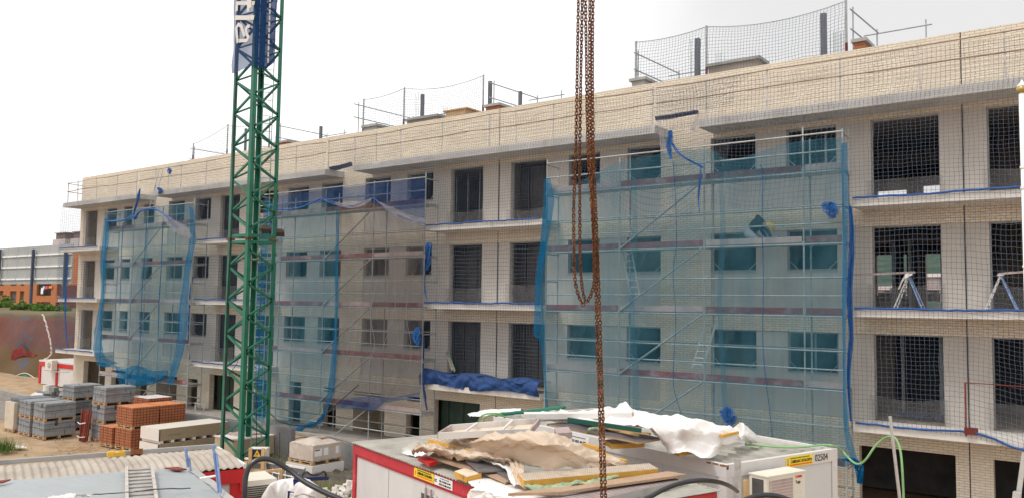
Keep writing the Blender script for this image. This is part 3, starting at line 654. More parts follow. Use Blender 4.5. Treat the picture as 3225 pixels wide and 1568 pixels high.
swag(-47.4, -37.6, [(330,690),(400,688),(425,660),(460,650),(505,662),(560,700),(606,745)], 'square mesh net gathered in swags over the left scaffold', 43)
def roofedge(x0, x1, label, seed):
    xs = L(x0, x1, 14); rows = [[Vector((x, -1.05+.02*math.sin(i*2), 12.45+.05*math.sin(i*1.7+seed))) for i, x in enumerate(xs)], [Vector((x, -1.0+.05*math.sin(i*2.3), 11.9)) for i, x in enumerate(xs)], [Vector((x, -1.12, 11.36)) for x in xs], [Vector((x, -1.17, 11.1+.03*math.sin(i*3))) for i, x in enumerate(xs)]]
    o = sheet(rows, 140, 18, .05, (14, 4), seed, uvs=lambda u, v: (u*(x1-x0), v*1.45)).build('roof_edge_net', NETP)
    return tag(o, label, 'safety net', 'nets along the roof edge rail')
roofedge(-51.9, -43.6, 'roof edge net on the railing at the far left end', 51); roofedge(-43.5, -28.0, 'roof edge net on the railing behind the crane mast', 52)
roofedge(-27.9, -12.2, 'roof edge net on the railing above the middle balconies', 53); roofedge(-12.1, 3.4, 'roof edge net on the railing above the right hand balconies', 54)
net('loose_net', [[(2054,282),(2130,270),(2223,252),(2366,230)],[(2058,320),(2130,310),(2225,290),(2335,262)],[(2060,368),(2130,360),(2225,345),(2300,330)]], -1.16, NETB, 'extra square mesh net tied with blue cord at the gap in roof slab', 'safety net', 50, 20, .1, (5, 4), 55)
# white gathered net falls, blue cords, knots
net('gathered_net', [[(495,660),(520,672)],[(520,700),(545,690)],[(556,735),(590,715)],[(600,752),(606,742)]], -1.72, GREYN, 'pale gathered net sweeping down right across the left scaffold', 'net', 6, 40, .05, (2, 5), 61)
net('gathered_net', [[(1036,628),(1045,634)],[(1075,652),(1085,640)],[(1125,655),(1120,642)],[(1172,632),(1170,624)]], -1.74, GREYN, 'pale gathered net sagging between two knots right of the crane mast', 'net', 6, 40, .05, (2, 5), 62)
net('gathered_net', [[(1180,625),(1188,632)],[(1220,662),(1240,655)],[(1280,698),(1300,680)],[(1338,706),(1340,690)]], -1.74, GREYN, 'pale gathered net falling from the knot to the middle balcony', 'net', 6, 40, .05, (2, 5), 63)
net('plastic_strip', [[(2068,382),(2084,380)],[(2076,420),(2092,418)],[(2080,460),(2096,458)],[(2082,500),(2100,500)]], -1.25, GREYN, 'torn strip of clear film hanging left of the roof slab gap', 'plastic film', 4, 20, .05)
net('plastic_strip', [[(2198,355),(2206,352)],[(2186,385),(2196,385)],[(2172,412),(2188,414)]], -1.25, GREYN, 'torn strip of pale film fluttering right of the roof slab gap', 'plastic film', 4, 20, .05)
rope(sw([(866,662),(940,655),(1012,626)], -1.7), .035, 'blue cord of net, first swag right of the crane mast', n=30)
rope(sw([(1012,626),(1090,652),(1175,624)], -1.7), .035, 'blue cord of net sagging between two knots', n=30)
rope(sw([(1175,624),(1250,678),(1338,706)], -1.7), .03, 'blue cord of net falling right to the middle balcony', n=30)
rope(sw([(337,697),(380,696),(418,682)], -1.7), .045, 'blue cord of net rising to the knot on left scaffold', n=30)
rope(sw([(425,682),(450,662),(500,664),(560,720)], -1.7), .045, 'blue cord of net right of the knot on left scaffold', n=30)
tangle('net_bundle', sw([(441,596),(436,620),(428,650),(420,678)], -1.6), .09, 22, 'thick blue net bundle hanging from the roof slab above left scaffold', th=.02)
tangle('net_bundle', sw([(410,680),(422,688),(432,676)], -1.7), .13, 26, 'blue net knot over the left scaffold', th=.02)
tangle('net_bundle', sw([(498,592),(505,600),(500,612)], -1.2), .14, 22, 'blue net knot at the roof slab corner beside the thin ladder', th=.02)
tangle('net_bundle', sw([(533,532),(535,540),(534,548)], -1.1), .13, 20, 'blue net bundle tied to the roof railing left of crane mast', th=.02)
tangle('net_bundle', sw([(2110,412),(2112,428),(2108,470),(2112,500)], -1.68), .09, 24, 'bright blue net knot hanging below the roof slab gap', th=.014)
tangle('net_bundle', sw([(2116,450),(2145,490),(2200,520),(2215,530)], -1.68), .05, 14, 'blue net cord sweeping right from the knot below the roof slab gap', th=.012)
tangle('net_bundle', sw([(2205,515),(2206,560),(2200,620),(2203,668)], -1.7), .035, 11, 'blue net cord hanging at the third standard of right hand scaffold', th=.012)
tangle('net_bundle', sw([(2605,640),(2618,660),(2620,685)], -1.66), .2, 34, 'blue net bundle hung on the right hand scaffold beside the balconies', th=.014)
tangle('net_bundle', sw([(2290,1285),(2296,1310),(2298,1335)], -1.64), .22, 36, 'blue net bundle hung low on scaffold behind the white cabin', th=.014)
tangle('net_bundle', sw([(1352,765),(1350,800),(1342,838),(1345,850)], -1.3), .17, 34, 'blue net bundle tied left of the middle balconies, second from top', th=.016)
tangle('net_bundle', sw([(1318,1032),(1312,1060),(1316,1085)], -1.64), .17, 30, 'blue cloth-like net bundle on scaffold left of middle balconies', th=.03)
tangle('net_bundle', sw([(2678,650),(2684,760),(2676,900),(2680,1050),(2672,1180),(2680,1325)], -1.3), .075, 26, 'long blue rope of netting down the left edge of right hand balconies', th=.014)
tangle('net_bundle', sw([(1338,850),(1337,900),(1345,945)], -1.35), .05, 10, 'thin blue net tail below the bundle left of middle balconies', th=.012)
tangle('net_bundle', sw([(1335,1060),(1332,1180),(1338,1250),(1345,1290)], -1.3), .05, 12, 'dark blue net tail beside the blue tarpaulin', BLUET, th=.02)
tangle('net_bundle', sw([(214,800),(208,900),(206,1000),(212,1095)], -1.25), .06, 14, 'blue net cord down the far left corner of the balconies', th=.015)
tangle('net_bundle', sw([(607,870),(600,930),(598,1000),(594,1090),(596,1130)], -1.3), .07, 16, 'blue net cord down the right edge of left scaffold', th=.015)
tangle('net_bundle', sw([(2660,1445),(2690,1450),(2706,1480),(2708,1520)], -1.7), .12, 22, 'drooping tail of teal netting beside the numbered white cabin', TEALS, th=.03)
for k, z in enumerate(SL[:3]):
    for x0, x1, w in ((-52.1,-47.5,'far left'),(-37.5,-32.3,'crane side'),(-21.9,-16.5,'middle'),(-6.1,3.4,'right hand')):
        if k == 0 and w == 'middle': continue
        dr = -.25 if (k == 0 and w == 'right hand') else 0
        rope([Vector((x0+(x1-x0)*i/10, -1.16, z+.03+random.uniform(-.02,.02)+(dr if i > 3 else 0))) for i in range(11)], .03,
             'blue net cord along the %s %s balcony edge' % (['lowest','second','top'][k], w), n=50, wob=.012, group='blue cords along the balcony edges')
for i, (c, d) in enumerate(DOORS[:7]):
    for k in range(3):
        if k == 0 and i in (3, 4): continue
        z = SL[k]; h = random.uniform(.55, .8); w = ['far left','crane side','second crane side','left middle','right middle','left right-hand','last right-hand'][i]
        rows = [[(c-.1, -.1, z+h), ((c+d)/2, -.16, z+h-random.uniform(0, .12)), (d+.1, -.1, z+h)], [(c-.1, -.12, z+.02), ((c+d)/2, -.2, z+.02), (d+.1, -.12, z+.02)]]
        tag(sheet(rows, 14, 8, .05, (4, 2), i*3+k).build('plastic_guard', FILM), 'clear plastic guard across %s doorway on the %s balcony' % (w, ['lowest','second','top'][k]), 'plastic film', 'plastic guards across balcony doorways')
# blue tarpaulin heaped on the lowest middle balcony
rows = [[Vector((-22.0+5.55*i/8, -.35, 2.86+.05*math.sin(i*2))) for i in range(9)], [Vector((-22.0+5.55*i/8, -.95, 3.02+.07*math.sin(i*1.9+1)-(.06*i/8))) for i in range(9)],
        [Vector((-22.0+5.55*i/8, -1.2, 2.86+.05*math.sin(i*2.4))) for i in range(9)], [Vector((-22.0+5.55*i/8, -1.17, 2.47+.06*math.sin(i*1.3))) for i in range(9)]]
tag(sheet(rows, 90, 26, .10, (11, 3), 71).build('blue_tarpaulin', BLUET), 'deep blue tarpaulin heaped along the lowest middle balcony', 'tarpaulin')
for pts, lb in (([(2062,368),(2120,360),(2198,346)], 'dark blue sheet closing the right hand gap in the roof slab'), ([(1036,527),(1070,520),(1108,510)], 'blue sheet closing the middle gap in the roof slab')):
    tag(sheet([sw(pts, -.9), sw([(u+4, v+14) for u, v in pts], -.5)], 20, 6, .05, (6, 2), 72).build('blue_tarpaulin', BLUET), lb, 'tarpaulin')
# yellow-green and pale props in the middle balcony, cloth on the right hand floor
for a, b, m, lb in (((1405,1108),(1425,1165),PINK,'paint-stained board leaning on the lowest middle balcony'),((1412,1112),(1432,1168),mat('green_board', (.25,.42,.2), .8),'green edged board leaning on the lowest middle balcony')):
    tag(MB().bar(P(a[0], a[1], -.05), P(b[0], b[1], -.5), .09, .03, (0,1,0)).build('board', m), lb, 'board')
tag(sheet([[Vector((-5.5+1.5*i/5, .55+.25*j, 2.56+.1*abs(math.sin(i*1.7+j*2)))) for i in range(6)] for j in range(4)], 30, 14, .08, (7, 5), 77, nrm=(0,0,1)).build('crumpled_cloth', BLUET), 'dark blue cloth crumpled on the floor of the lowest right hand doorway', 'cloth')
# red-brown steel frame at the lower right balcony
a = P(3040,1204,-1.25); b = P(3043,1372,-1.25)
fr = E('edge_frame', b, 'thin red-brown steel frame at the edge of the lowest right hand balcony', 'railing')
OX = bpy.data.materials['oxide_red']
MB().bar(b, a, .035, .035).build('post', OX, fr); MB().bar(a, (a.x+3.5, -1.25, a.z-.02), .022, .022).build('bar', OX, fr); MB().bar((b.x-.02, -1.25, b.z+.12), (b.x+.22, -1.1, b.z+.12), .12, .16).build('clamp', OX, fr)
# ladders
def ladder(p0, p1, side, w, label, rungs, r=.022, m=None, name='ladder'):
    p0 = Vector(p0); p1 = Vector(p1); s_ = Vector(side).normalized()*w/2; m = m or ALU
    g = E(name, p0, label, 'ladder')
    for q in (-1, 1): MB().bar(p0+s_*q, p1+s_*q, r*1.3, r*2.4).build('rail', m, g)
    for i in range(rungs):
        c = p0.lerp(p1, (i+.6)/rungs); MB().tube([c-s_, c+s_], r*.7, 5).build('rung', m, g)
    return g
ladder(P(2003,938,-1.1), P(1975,792,-.9), (1,0,0), .34, 'pale ladder hanging inside the teal net under the worker deck', 7)
ladder(P(2195,1160,-1.1), P(2238,1015,-.9), (1,0,0), .34, 'faint ladder low in the teal net beside the brick pier', 7)
ladder(P(478,652,-.9), P(508,530,-1.2), (1,.2,0), .3, 'thin ladder reaching the roof edge above the left scaffold', 8)
def stepladder(u, v, label, x=.36):
    t = P(u, v, -.55); z = SL[1]
    g = E('stepladder', (t.x, -.55, z), label, 'ladder')
    for s_, m in ((-1, ALU), (1, BLUEST)):
        for q in (-.2, .2): MB().bar((t.x, -.55+q*.5, t.z), (t.x+s_*x, -.55+q, z), .022, .032).build('leg', m, g)
        for k in range(5):
            f = (k+.7)/5.5; MB().bar((t.x+s_*x*f, -.55-.1-.1*f, t.z+(z-t.z)*f), (t.x+s_*x*f, -.55+.1+.1*f, t.z+(z-t.z)*f), .03, .03).build('step', ALU, g)
    MB().box(t.x-.07, t.x+.07, -.68, -.42, t.z-.02, t.z+.02).build('top_cap', ALU, g)
stepladder(2862, 866, 'open stepladder with white cloth, left one on second right hand balcony'); stepladder(3152, 866, 'open blue stepladder, right one on second right hand balcony')
tag(MB().bar(P(2680,866,-.6), P(2882,857,-.6), .10, .05).build('plank', PINK), 'long plank laid from scaffold to the left stepladder', 'plank')
tag(MB().bar(P(3145,862,-.5), P(3290,850,-.5), .12, .05).build('plank', PINK), 'plank lying on the right stepladder', 'plank')
net('white_cloth', [[(2853,860),(2876,862)],[(2838,885),(2846,882)],[(2828,912),(2834,908)]], -.75, TARPW, 'white cloth draped on the left stepladder', 'cloth', 6, 14, .03)
# ================================================================ THE WORKER
def skin(name, pts, edges, m, parent, sub=1):
    me = bpy.data.meshes.new(name); me.from_pydata([p[0] for p in pts], edges, []); me.materials.append(m)
    o = bpy.data.objects.new(name, me); C.objects.link(o); o.parent = parent
    sk = o.modifiers.new('skin', 'SKIN'); sk.use_smooth_shade = True
    for i, p in enumerate(pts): me.skin_vertices[0].data[i].radius = p[1] if isinstance(p[1], tuple) else (p[1], p[1])
    me.skin_vertices[0].data[0].use_root = True
    sb = o.modifiers.new('sub', 'SUBSURF'); sb.levels = sb.render_levels = sub
    return o
hp = P(2362,742,-1.0); wk = E('person', (hp.x, -1.0, 7.405), 'worker in black jumper and yellow helmet kneeling on the scaffold deck', 'person')
# local frame: x to the right of the picture, facing +x, kneeling and bent forward
body = [((0,0,.30),.13),((.10,0,.50),.12),((.30,0,.62),.14),((.44,0,.60),.07),((.53,-.02,.53),.075),((.58,-.02,.46),.085),
 ((.02,-.11,.26),.10),((.26,-.13,.14),.075),((-.10,-.13,.06),.055),((-.22,-.13,.05),.04),((-.14,-.13,.02),.03),
 ((.02,.11,.26),.10),((.26,.13,.14),.075),((-.10,.13,.06),.055),((-.22,.13,.05),.04),
 ((.36,-.19,.58),.06),((.44,-.22,.36),.045),((.60,-.14,.16),.032),((.67,-.12,.12),.03),
 ((.34,.19,.58),.06),((.46,.22,.38),.045),((.62,.10,.18),.032),((.69,.08,.13),.03)]
edges = [(0,1),(1,2),(2,3),(3,4),(4,5),(0,6),(6,7),(7,8),(8,9),(0,11),(11,12),(12,13),(13,14),(2,15),(15,16),(16,17),(17,18),(2,19),(19,20),(20,21),(21,22)]
body[10] = ((-.28,-.13,.02),.03); edges.append((9,10))
skin('body', body, edges, SKIN, wk)
jm = [((.0,0,.37),.150),((.10,0,.50),.178),((.30,0,.62),.18),((.41,0,.62),.10),((.36,-.19,.59),.08),((.44,-.22,.37),.062),((.57,-.15,.19),.045),((.34,.19,.59),.08),((.46,.22,.39),.062),((.59,.11,.21),.045),((.24,.02,.80),.075),((.20,.03,.90),.045)]
skin('jumper', jm, [(0,1),(1,2),(2,3),(2,4),(4,5),(5,6),(2,7),(7,8),(8,9),(2,10),(10,11)], JUMPER, wk)
tr_ = [((-.01,0,.37),.125),((.06,-.12,.27),.10),((.26,-.13,.13),.09),((-.10,-.13,.075),.075),((-.2,-.13,.06),.06),((.06,.12,.27),.10),((.26,.13,.13),.09),((-.10,.13,.075),.075),((-.2,.13,.06),.06)]
trm = MB(); trm.tube([(.10,0,.46),(.02,0,.42),(-.05,0,.34),(-.08,0,.25)], [.14,.17,.185,.10], 14)
for y in (-.11, .11):
    trm.tube([(-.04,y*.8,.33),(.05,y,.29),(.16,y*1.1,.20),(.27,y*1.2,.12),(.31,y*1.2,.07)], [.13,.13,.115,.10,.05], 12)
    trm.tube([(.28,y*1.2,.09),(.12,y*1.2,.09),(-.06,y*1.2,.085),(-.22,y*1.2,.07)], [.075,.085,.08,.06], 12)
trm.build('trousers', TROUS, wk, local=True, smooth=True)
bt = MB()
for y in (-.13, .13): bt.tube([(-.2,y,.06),(-.27,y,.05),(-.33,y,.02)], [.05,.05,.035], 8)
bt.build('boots', mat('grey_boots', (.10,.09,.085), .9), wk, local=True)
hm = MB()
def dome(u, v):
    a = u*2*math.pi; b = v*math.pi*.52; r = .138
    d = Vector((math.cos(a)*math.sin(b)*r*1.12, math.sin(a)*math.sin(b)*r, math.cos(b)*r)); d.rotate(Matrix.Rotation(rad(55), 3, 'Y')); return Vector((.60,-.02,.50))+d
hm.grid(dome, 20, 10); hm.tube([Vector((.60,-.02,.50))+(Matrix.Rotation(rad(55), 3, 'Y') @ Vector((math.cos(t)*.162+.012, math.sin(t)*.145, -.005))) for t in [i*math.pi/8 for i in range(17)]], .012, 5)
hm.build('helmet', YELH, wk, local=True)
for s_ in (1, -1):
    hd = MB(); bx = (.67,-.12,.12) if s_ > 0 else (.69,.08,.13); bx = Vector(bx)
    for k in range(4): hd.tube([bx+Vector((.01,.012*(k-1.5),0)), bx+Vector((.06-.004*abs(k-1.5),.02*(k-1.5),-.02)), bx+Vector((.085-.006*abs(k-1.5),.022*(k-1.5),-.055))], [.011,.010,.008], 5)
    hd.tube([bx+Vector((-.01,.02*s_,0)), bx+Vector((.02,.05*s_,-.02)), bx+Vector((.045,.05*s_,-.045))], [.012,.011,.009], 5)
    hd.build('hand', SKIN, wk, local=True, smooth=True)
t0 = wk.location
tl = E('tool', (t0.x+.95, -1.0, 7.405), 'small tool with a dark cable loop on the deck before the worker', 'tool')
MB().tube(curve([(t0.x+.80,-1.0,7.42),(t0.x+.86,-1.0,7.62),(t0.x+.92,-1.0,7.50),(t0.x+.96,-1.0,7.60),(t0.x+1.05,-1.0,7.54),(t0.x+1.2,-1.0,7.53)], 24), .015, 5).build('cable', BLACK, tl)
MB().box(t0.x+.95, t0.x+1.2, -1.08, -.94, 7.41, 7.49).bar((t0.x+1.2,-1.0,7.5),(t0.x+1.9,-1.02,7.58),.02,.02).build('tool_body', DARKPART, tl)
# ================================================================ TOWER CRANE MAST
random.seed(5)
TX, TY, TS = -24.19, -7.55, 1.16
tw = E('crane_mast', (TX-TS/2, TY+TS/2, 0), 'green lattice mast of a tower crane standing among the pallets', 'crane')
cor = [(TX, TY), (TX, TY+TS), (TX-TS, TY+TS), (TX-TS, TY)]; sg = [(-1, 1), (-1, -1), (1, -1), (1, 1)]
ZR = P(775, 750, TY).z
for (x, y), (sx, sy) in zip(cor, sg):
    m = MB()
    for z0, z1 in ((.0, ZR-.03), (ZR+.03, 21)):
        m.box(min(x, x+sx*.155), max(x, x+sx*.155), min(y, y+sy*.016), max(y, y+sy*.016), z0, z1)
        m.box(min(x, x+sx*.016), max(x, x+sx*.016), min(y+sy*.017, y+sy*.155), max(y+sy*.017, y+sy*.155), z0, z1)
    m.build('leg', CRGREEN, tw)
    MB().box(x+sx*.065-.11, x+sx*.065+.11, y+sy*.065-.11, y+sy*.065+.11, ZR-.03, ZR+.03).build('flange', RUST, tw)
for f in range(4):
    a = Vector((*cor[f], 0)); b = Vector((*cor[(f+1) % 4], 0)); d = (b-a).normalized(); a += d*.09; b -= d*.09
    inn = Vector((-d.y, d.x, 0))*(.035 if True else 0); a += inn; b += inn
    z = ZR-.45; up = False
    zs = []; z = ZR-.42
    step = .585
    for dirn in (-1, 1):
        k = 0; z = ZR+dirn*.38
        while .3 < z < 20:
            z2 = z+dirn*step; lo = (a, b) if (k+f) % 2 == 0 else (b, a)
            MB().bar(lo[0]+Vector((0,0,z)), lo[1]+Vector((0,0,z2-.06*dirn)), .06, .07, inn).build('brace', CRGREEN, tw)
            z = z2; k += 1
    for dz in (-.11, .11): MB().bar(a+Vector((0,0,ZR+dz)), b+Vector((0,0,ZR+dz)), .06, .10).build('ring_beam', CRGREEN, tw)
# ladder inside the mast
ld = MB(); lx, ly = TX-.45, TY+.95
for q in (-.16, .16): ld.tube([(lx+q*.4, ly+q, .3), (lx+q*.4, ly+q, 20.5)], .016, 5)
z = .4
while z < 20: ld.tube([(lx-.064, ly-.16, z), (lx+.064, ly+.16, z)], .010, 4); z += .28
ld.build('access_ladder', mat('pale_green_ladder', (.25,.40,.33), .5), tw)
MB().box(TX-1.1, TX-.1, TY+.5, TY+1.1, P(800,815,TY+.7).z-.03, P(800,815,TY+.7).z).build('rest_platform', CONC, tw)
# cables on the mast
rope([(TX-1.0+.03*math.sin(i), TY-.02, .3+i*1.05) for i in range(18)], .022, 'thick black power cable running down the left side of mast', BLACK, 'cable', 'cable', .006, 120)
rope([(TX-.03, TY+.62+.03*math.sin(i*1.3), .2+i*.55) for i in range(14)], .014, 'thin black cable inside the right side of the mast', BLACK, 'cable', 'cable', .006, 80)
rope([P(850,1300,-6.4), P(880,1325,-5), P(925,1338,-4), P(985,1335,-3), P(1040,1290,-2), P(1130,1210,-1.6)], .018, 'black cable sagging from the mast to the grey net', BLACK, 'cable', 'cable', .0, 60)
rope([P(728,1180,TY-.1)-Vector((0,0,z_)) if False else P(730+18*math.sin(t*.7)*(1 if t < 5 else .6), 1110+t*12, TY-.1) for t in range(8)], .012, 'small loop of black cable hanging on the mast', BLACK, 'cable', 'cable', 0, 40)
# banner wrapped round the mast
BAN = veil('navy_banner', (.028,.075,.20), .93, .05, (1., 1.)); BAN2 = veil('thin_navy_banner', (.07,.115,.25), .74, .08, (1., 1.)); LET = mat('banner_white', (.62,.60,.56), .7, var=.06)
zl = P(743, 232, TY).z; zn = P(797, 210, TY).z; zr = P(834, 205, TY+.85).z
bn = E('banner', (TX, TY, zn), 'navy blue banner with white letters wrapped round the crane mast', 'banner')
sheet([[(TX-TS-.05, TY-.06, 20), (TX-.6, TY-.06, 20), (TX+.04, TY-.06, 20)], [(TX-TS-.05, TY-.06, 18), (TX-.6, TY-.08, 18), (TX+.04, TY-.06, 18)], [(TX-TS-.05, TY-.06, zl), (TX-.6, TY-.05, (zl+zn)/2), (TX+.04, TY-.06, zn)]], 30, 70, .05, (3, 5), 81).build('thin_panel', BAN2, bn)
sheet([[(TX+.06, TY-.05, 20), (TX+.06, TY+.4, 20), (TX+.05, TY+.86, 20)], [(TX+.06, TY-.05, 17), (TX+.1, TY+.4, 17), (TX+.05, TY+.84, 17)], [(TX+.06, TY-.05, zn), (TX+.07, TY+.4, zn-.02), (TX+.05, TY+.78, zr)]], 30, 70, .07, (3, 5), 82, nrm=(1,0,0)).build('dense_panel', BAN, bn)
def stroke(pts, w, name='letter'):
    m = MB(); pts = [Vector((p[0], TY-.13, p[1])) for p in pts]
    for i, (a, b) in enumerate(zip(pts, pts[1:])):
        d = (b-a).normalized(); m.obb((a+b)/2-Vector((0,.0025*i,0)), d, (0,1,0), d.cross(Vector((0,1,0))), (b-a).length/2+w*.3, .004, w/2)
    return m
# letters lie on their side: text runs down the mast, their tops face right
def lp(u, v): q = P(720+u/5.217, v/5.217, TY-.12); return (q.x, q.z)
for li, (pts, w) in enumerate((([(135,175),(140,60),(420,60)], .13),([(330,-30),(330,185)], .13),([(370,10),(370,120)], .12),([(118,298),(345,300)], .16),([(380,298),(412,298)], .16),
               ([(160,700),(140,470),(175,410),(225,440),(270,590)], .12),([(150,680),(300,670),(330,620),(300,560),(290,490),(320,440),(345,440)], .12),([(120,-120),(300,-120)], .16))):
    if pts[0][1] > -100:
        m = stroke([lp(*q) for q in pts], w); m.v = [v-Vector((0,.012*(li % 3),0)) for v in m.v]; m.build('letter', LET, bn)
for k in range(11):
    a = P(822-k*.9, 8+k*19, TY+.45); MB().box(TX+.15, TX+.16, a.y-.03, a.y+.03, a.z-.10, a.z+.06).build('stitch_mark', LET, bn)
# floodlights
for (u, v, y, lb) in ((838,725,TY+.9,'brown floodlight inside the mast ring, left of the pair'),(881,735,TY+1.35,'brown floodlight outside the mast ring, right of the pair')):
    p = P(u, v, y); fl = E('floodlight', p, lb, 'floodlight', 'floodlights on the crane mast')
    R_ = Vector((.72,.69,0)); Dn = Vector((.3,-.3,-.75)).normalized()
    side = R_; fw = Dn; upv = side.cross(fw).normalized()
    MB().obb(p, side, upv, fw, .15, .15, .05).obb(p-fw*.08, side, upv, fw, .09, .09, .05).build('housing', mat('brown_housing', (.075,.05,.04), .6) if 'brown_housing' not in bpy.data.materials else bpy.data.materials['brown_housing'], fl)
    MB().obb(p+fw*.052, side, upv, fw, .13, .13, .004).build('glass', DARKPART, fl)
    MB().bar(p-side*.17, p-side*.17+Vector((0,0,.22)), .03, .012).bar(p+side*.17, p+side*.17+Vector((0,0,.22)), .03, .012).bar(p-side*.17+Vector((0,0,.22)), p+side*.17+Vector((0,0,.22)), .03, .012).build('bracket', STEEL, fl)
# ================================================================ HANGING CHAINS
UP_ = Vector((0,0,1))
def linkmesh():
    m = MB(); pts = []
    a, b = .0125, .0145
    for i in range(20):
        t = 2*math.pi*i/20; x = math.cos(t)*a; z = math.sin(t)*a; z += b*.6 if math.sin(t) > .01 else (-b*.6 if math.sin(t) < -.01 else 0); pts.append(Vector((x, 0, z)))
    n = 7; r = .0050
    for i, p in enumerate(pts):
        d = (pts[(i+1) % 20]-pts[i-1]).normalized(); s_ = Vector((0,1,0)); u_ = d.cross(s_)
        for k in range(n): t = 2*math.pi*k/n; m.v.append(p+s_*math.cos(t)*r+u_*math.sin(t)*r)
    for i in range(20):
        for k in range(n): j = (i+1) % 20; k2 = (k+1) % n; m.f.append((i*n+k, i*n+k2, j*n+k2, j*n+k)); m.mi.append(0)
    return m
LPITCH = .0300; proto = None
def chain(px, depth, label):
    global proto
    px = [(u, v) for u, v in px]; px[0] = (px[0][0]-(px[1][0]-px[0][0])*0, -30)
    pts = [DP(u, v, depth) for u, v in px]; pts = [pts[0]+UP_*.9]+pts; pts = pts[::-1] if px[-1][1] > 0 else pts[::-1]+[]; 
    if px[-1][1] < 0: pts = [pts[0]+UP_*.9]+pts
    fine = curve(pts, 900); top = fine[0]
    g = E('chain', top, label, 'chain', 'rusty chains of the crane sling')
    acc = 0; nxt = 0; idx = 0; extra = MB()
    for i in range(1, len(fine)):
        sl_ = (fine[i]-fine[i-1]).length
        while acc+sl_ >= nxt:
            p = fine[i-1].lerp(fine[i], (nxt-acc)/sl_ if sl_ else 0); d = (fine[i]-fine[i-1]).normalized()
            Z = -d; X = Vector((R.col[0])).copy(); X = (X - Z*X.dot(Z)).normalized(); Y = Z.cross(X)
            an = rad(45+(90 if idx % 2 else 0)+random.uniform(-14, 14)+20*math.sin(idx*.11+depth*9)); X2 = X*math.cos(an)+Y*math.sin(an); Y2 = Z.cross(X2)
            mm = Matrix((X2, Y2, Z)).transposed().to_4x4(); mm.translation = p-top
            if idx < 100:
                if proto is None:
                    proto = linkmesh().build('link', RUST, g, local=True, smooth=True); o = proto
                else: o = proto.copy(); C.objects.link(o); o.parent = g
                o.matrix_local = mm
            else:
                l = linkmesh(); extra.add([mm @ v for v in l.v], l.f); extra.mi = [0]*len(extra.f)
            idx += 1; nxt += LPITCH
        acc += sl_
    if extra.v: tag(extra.build('link', RUST, g, local=True, smooth=True), kind='stuff')
chain([(1822,-30),(1819,150),(1814,450),(1807,650),(1808,800),(1811,880),(1822,930),(1836,958)], 7.5, 'leftmost rusty chain, ending in a free tail below the loop')
chain([(1834,-30),(1831,150),(1826,450),(1826,650),(1827,800),(1832,890),(1843,945),(1856,938),(1868,905),(1872,860),(1867,700),(1857,550),(1851,450),(1846,150),(1844,-30)], 7.46, 'rusty chain hanging in a long narrow loop')
chain([(1858,-30),(1857,150),(1860,450),(1867,650),(1875,850),(1879,1000),(1887,1250),(1891,1400),(1896,1600)], 7.52, 'rusty chain reaching down past the tarpaulins, left of two')
chain([(1868,-30),(1866,150),(1868,450),(1876,650),(1884,850),(1889,1000),(1897,1250),(1902,1400),(1908,1600)], 7.48, 'rusty chain reaching down past the tarpaulins, right of two')
# ================================================================ SITE CABINS
random.seed(21)
def vplane(u, v, o, d):
    """point seen at a place of the survey photo on the upright plane through o along d"""
    n = Vector((-d.y, d.x, 0)); r = ray(u, v); return CAMP + r*((o-CAMP).dot(n)/r.dot(n))
ZC = 3.3
A = Q(1113, 1392, ZC); d1 = (Q(1472, 1521, ZC)-A); d1.z = 0; d1.normalize(); n1 = Vector((-d1.y, d1.x, 0))
Cc = Q(2258, 1543, ZC); L1 = (Cc-A).dot(d1); W1 = (Cc-A).dot(n1)
rc = E('site_cabin', (A.x, A.y, .5), 'red framed white site cabin piled with planks and tarpaulins, nearest the crane side', 'cabin')
UP = Vector((0,0,1))
def fbox(mb, o, dx, dy, x0, x1, y0, y1, z0, z1):
    c = o+dx*((x0+x1)/2)+dy*((y0+y1)/2); c = Vector((c.x, c.y, (z0+z1)/2)); return mb.obb(c, dx, dy, UP, (x1-x0)/2, (y1-y0)/2, (z1-z0)/2)
def bx(name, o, dx, dy, x0, x1, y0, y1, z0, z1, m, parent): return fbox(MB(), o, dx, dy, x0, x1, y0, y1, z0, z1).build(name, m, parent)
BH = .15
for a, b, c, d in ((0, L1, -.004, .10), (0, L1, W1-.10, W1)): bx('roof_beam', A, d1, n1, a, b, c, d, ZC-BH-.02, ZC-.02, REDP2, rc)
for a, b in ((-.001, .10), (L1-.10, L1+.001)): bx('roof_beam', A, d1, n1, a, b, .101, W1-.101, ZC-BH-.02, ZC-.02, REDP2, rc)
for x in (0, L1-.10):
    for y in (0, W1-.10): bx('corner_post', A, d1, n1, x, x+.10, y, y+.10, .7, ZC-BH-.02, REDP2, rc)
for a in (0.10, 1.26, 2.42, 3.58, 4.74):
    b = min(a+1.15, L1-.11); bx('wall_panel', A, d1, n1, a+.008, b, .03, .07, .8, ZC-BH-.021, CABW, rc)
bx('wall_panel', A, d1, n1, .02, .06, .101, W1-.101, .8, ZC-BH-.021, CABW, rc); bx('wall_panel', A, d1, n1, L1-.06, L1-.02, .101, W1-.101, .8, ZC-BH-.021, CABW, rc)
bx('wall_panel', A, d1, n1, .1, L1-.1, W1-.07, W1-.03, .8, ZC-BH-.021, CABW, rc); bx('base_frame', A, d1, n1, 0, L1, 0, W1, .5, .8, REDP2, rc)
bx('roof_beam', A, d1, n1, .1, L1-.1, .012, .06, ZC-BH-.055, ZC-BH-.021, REDP2, rc)
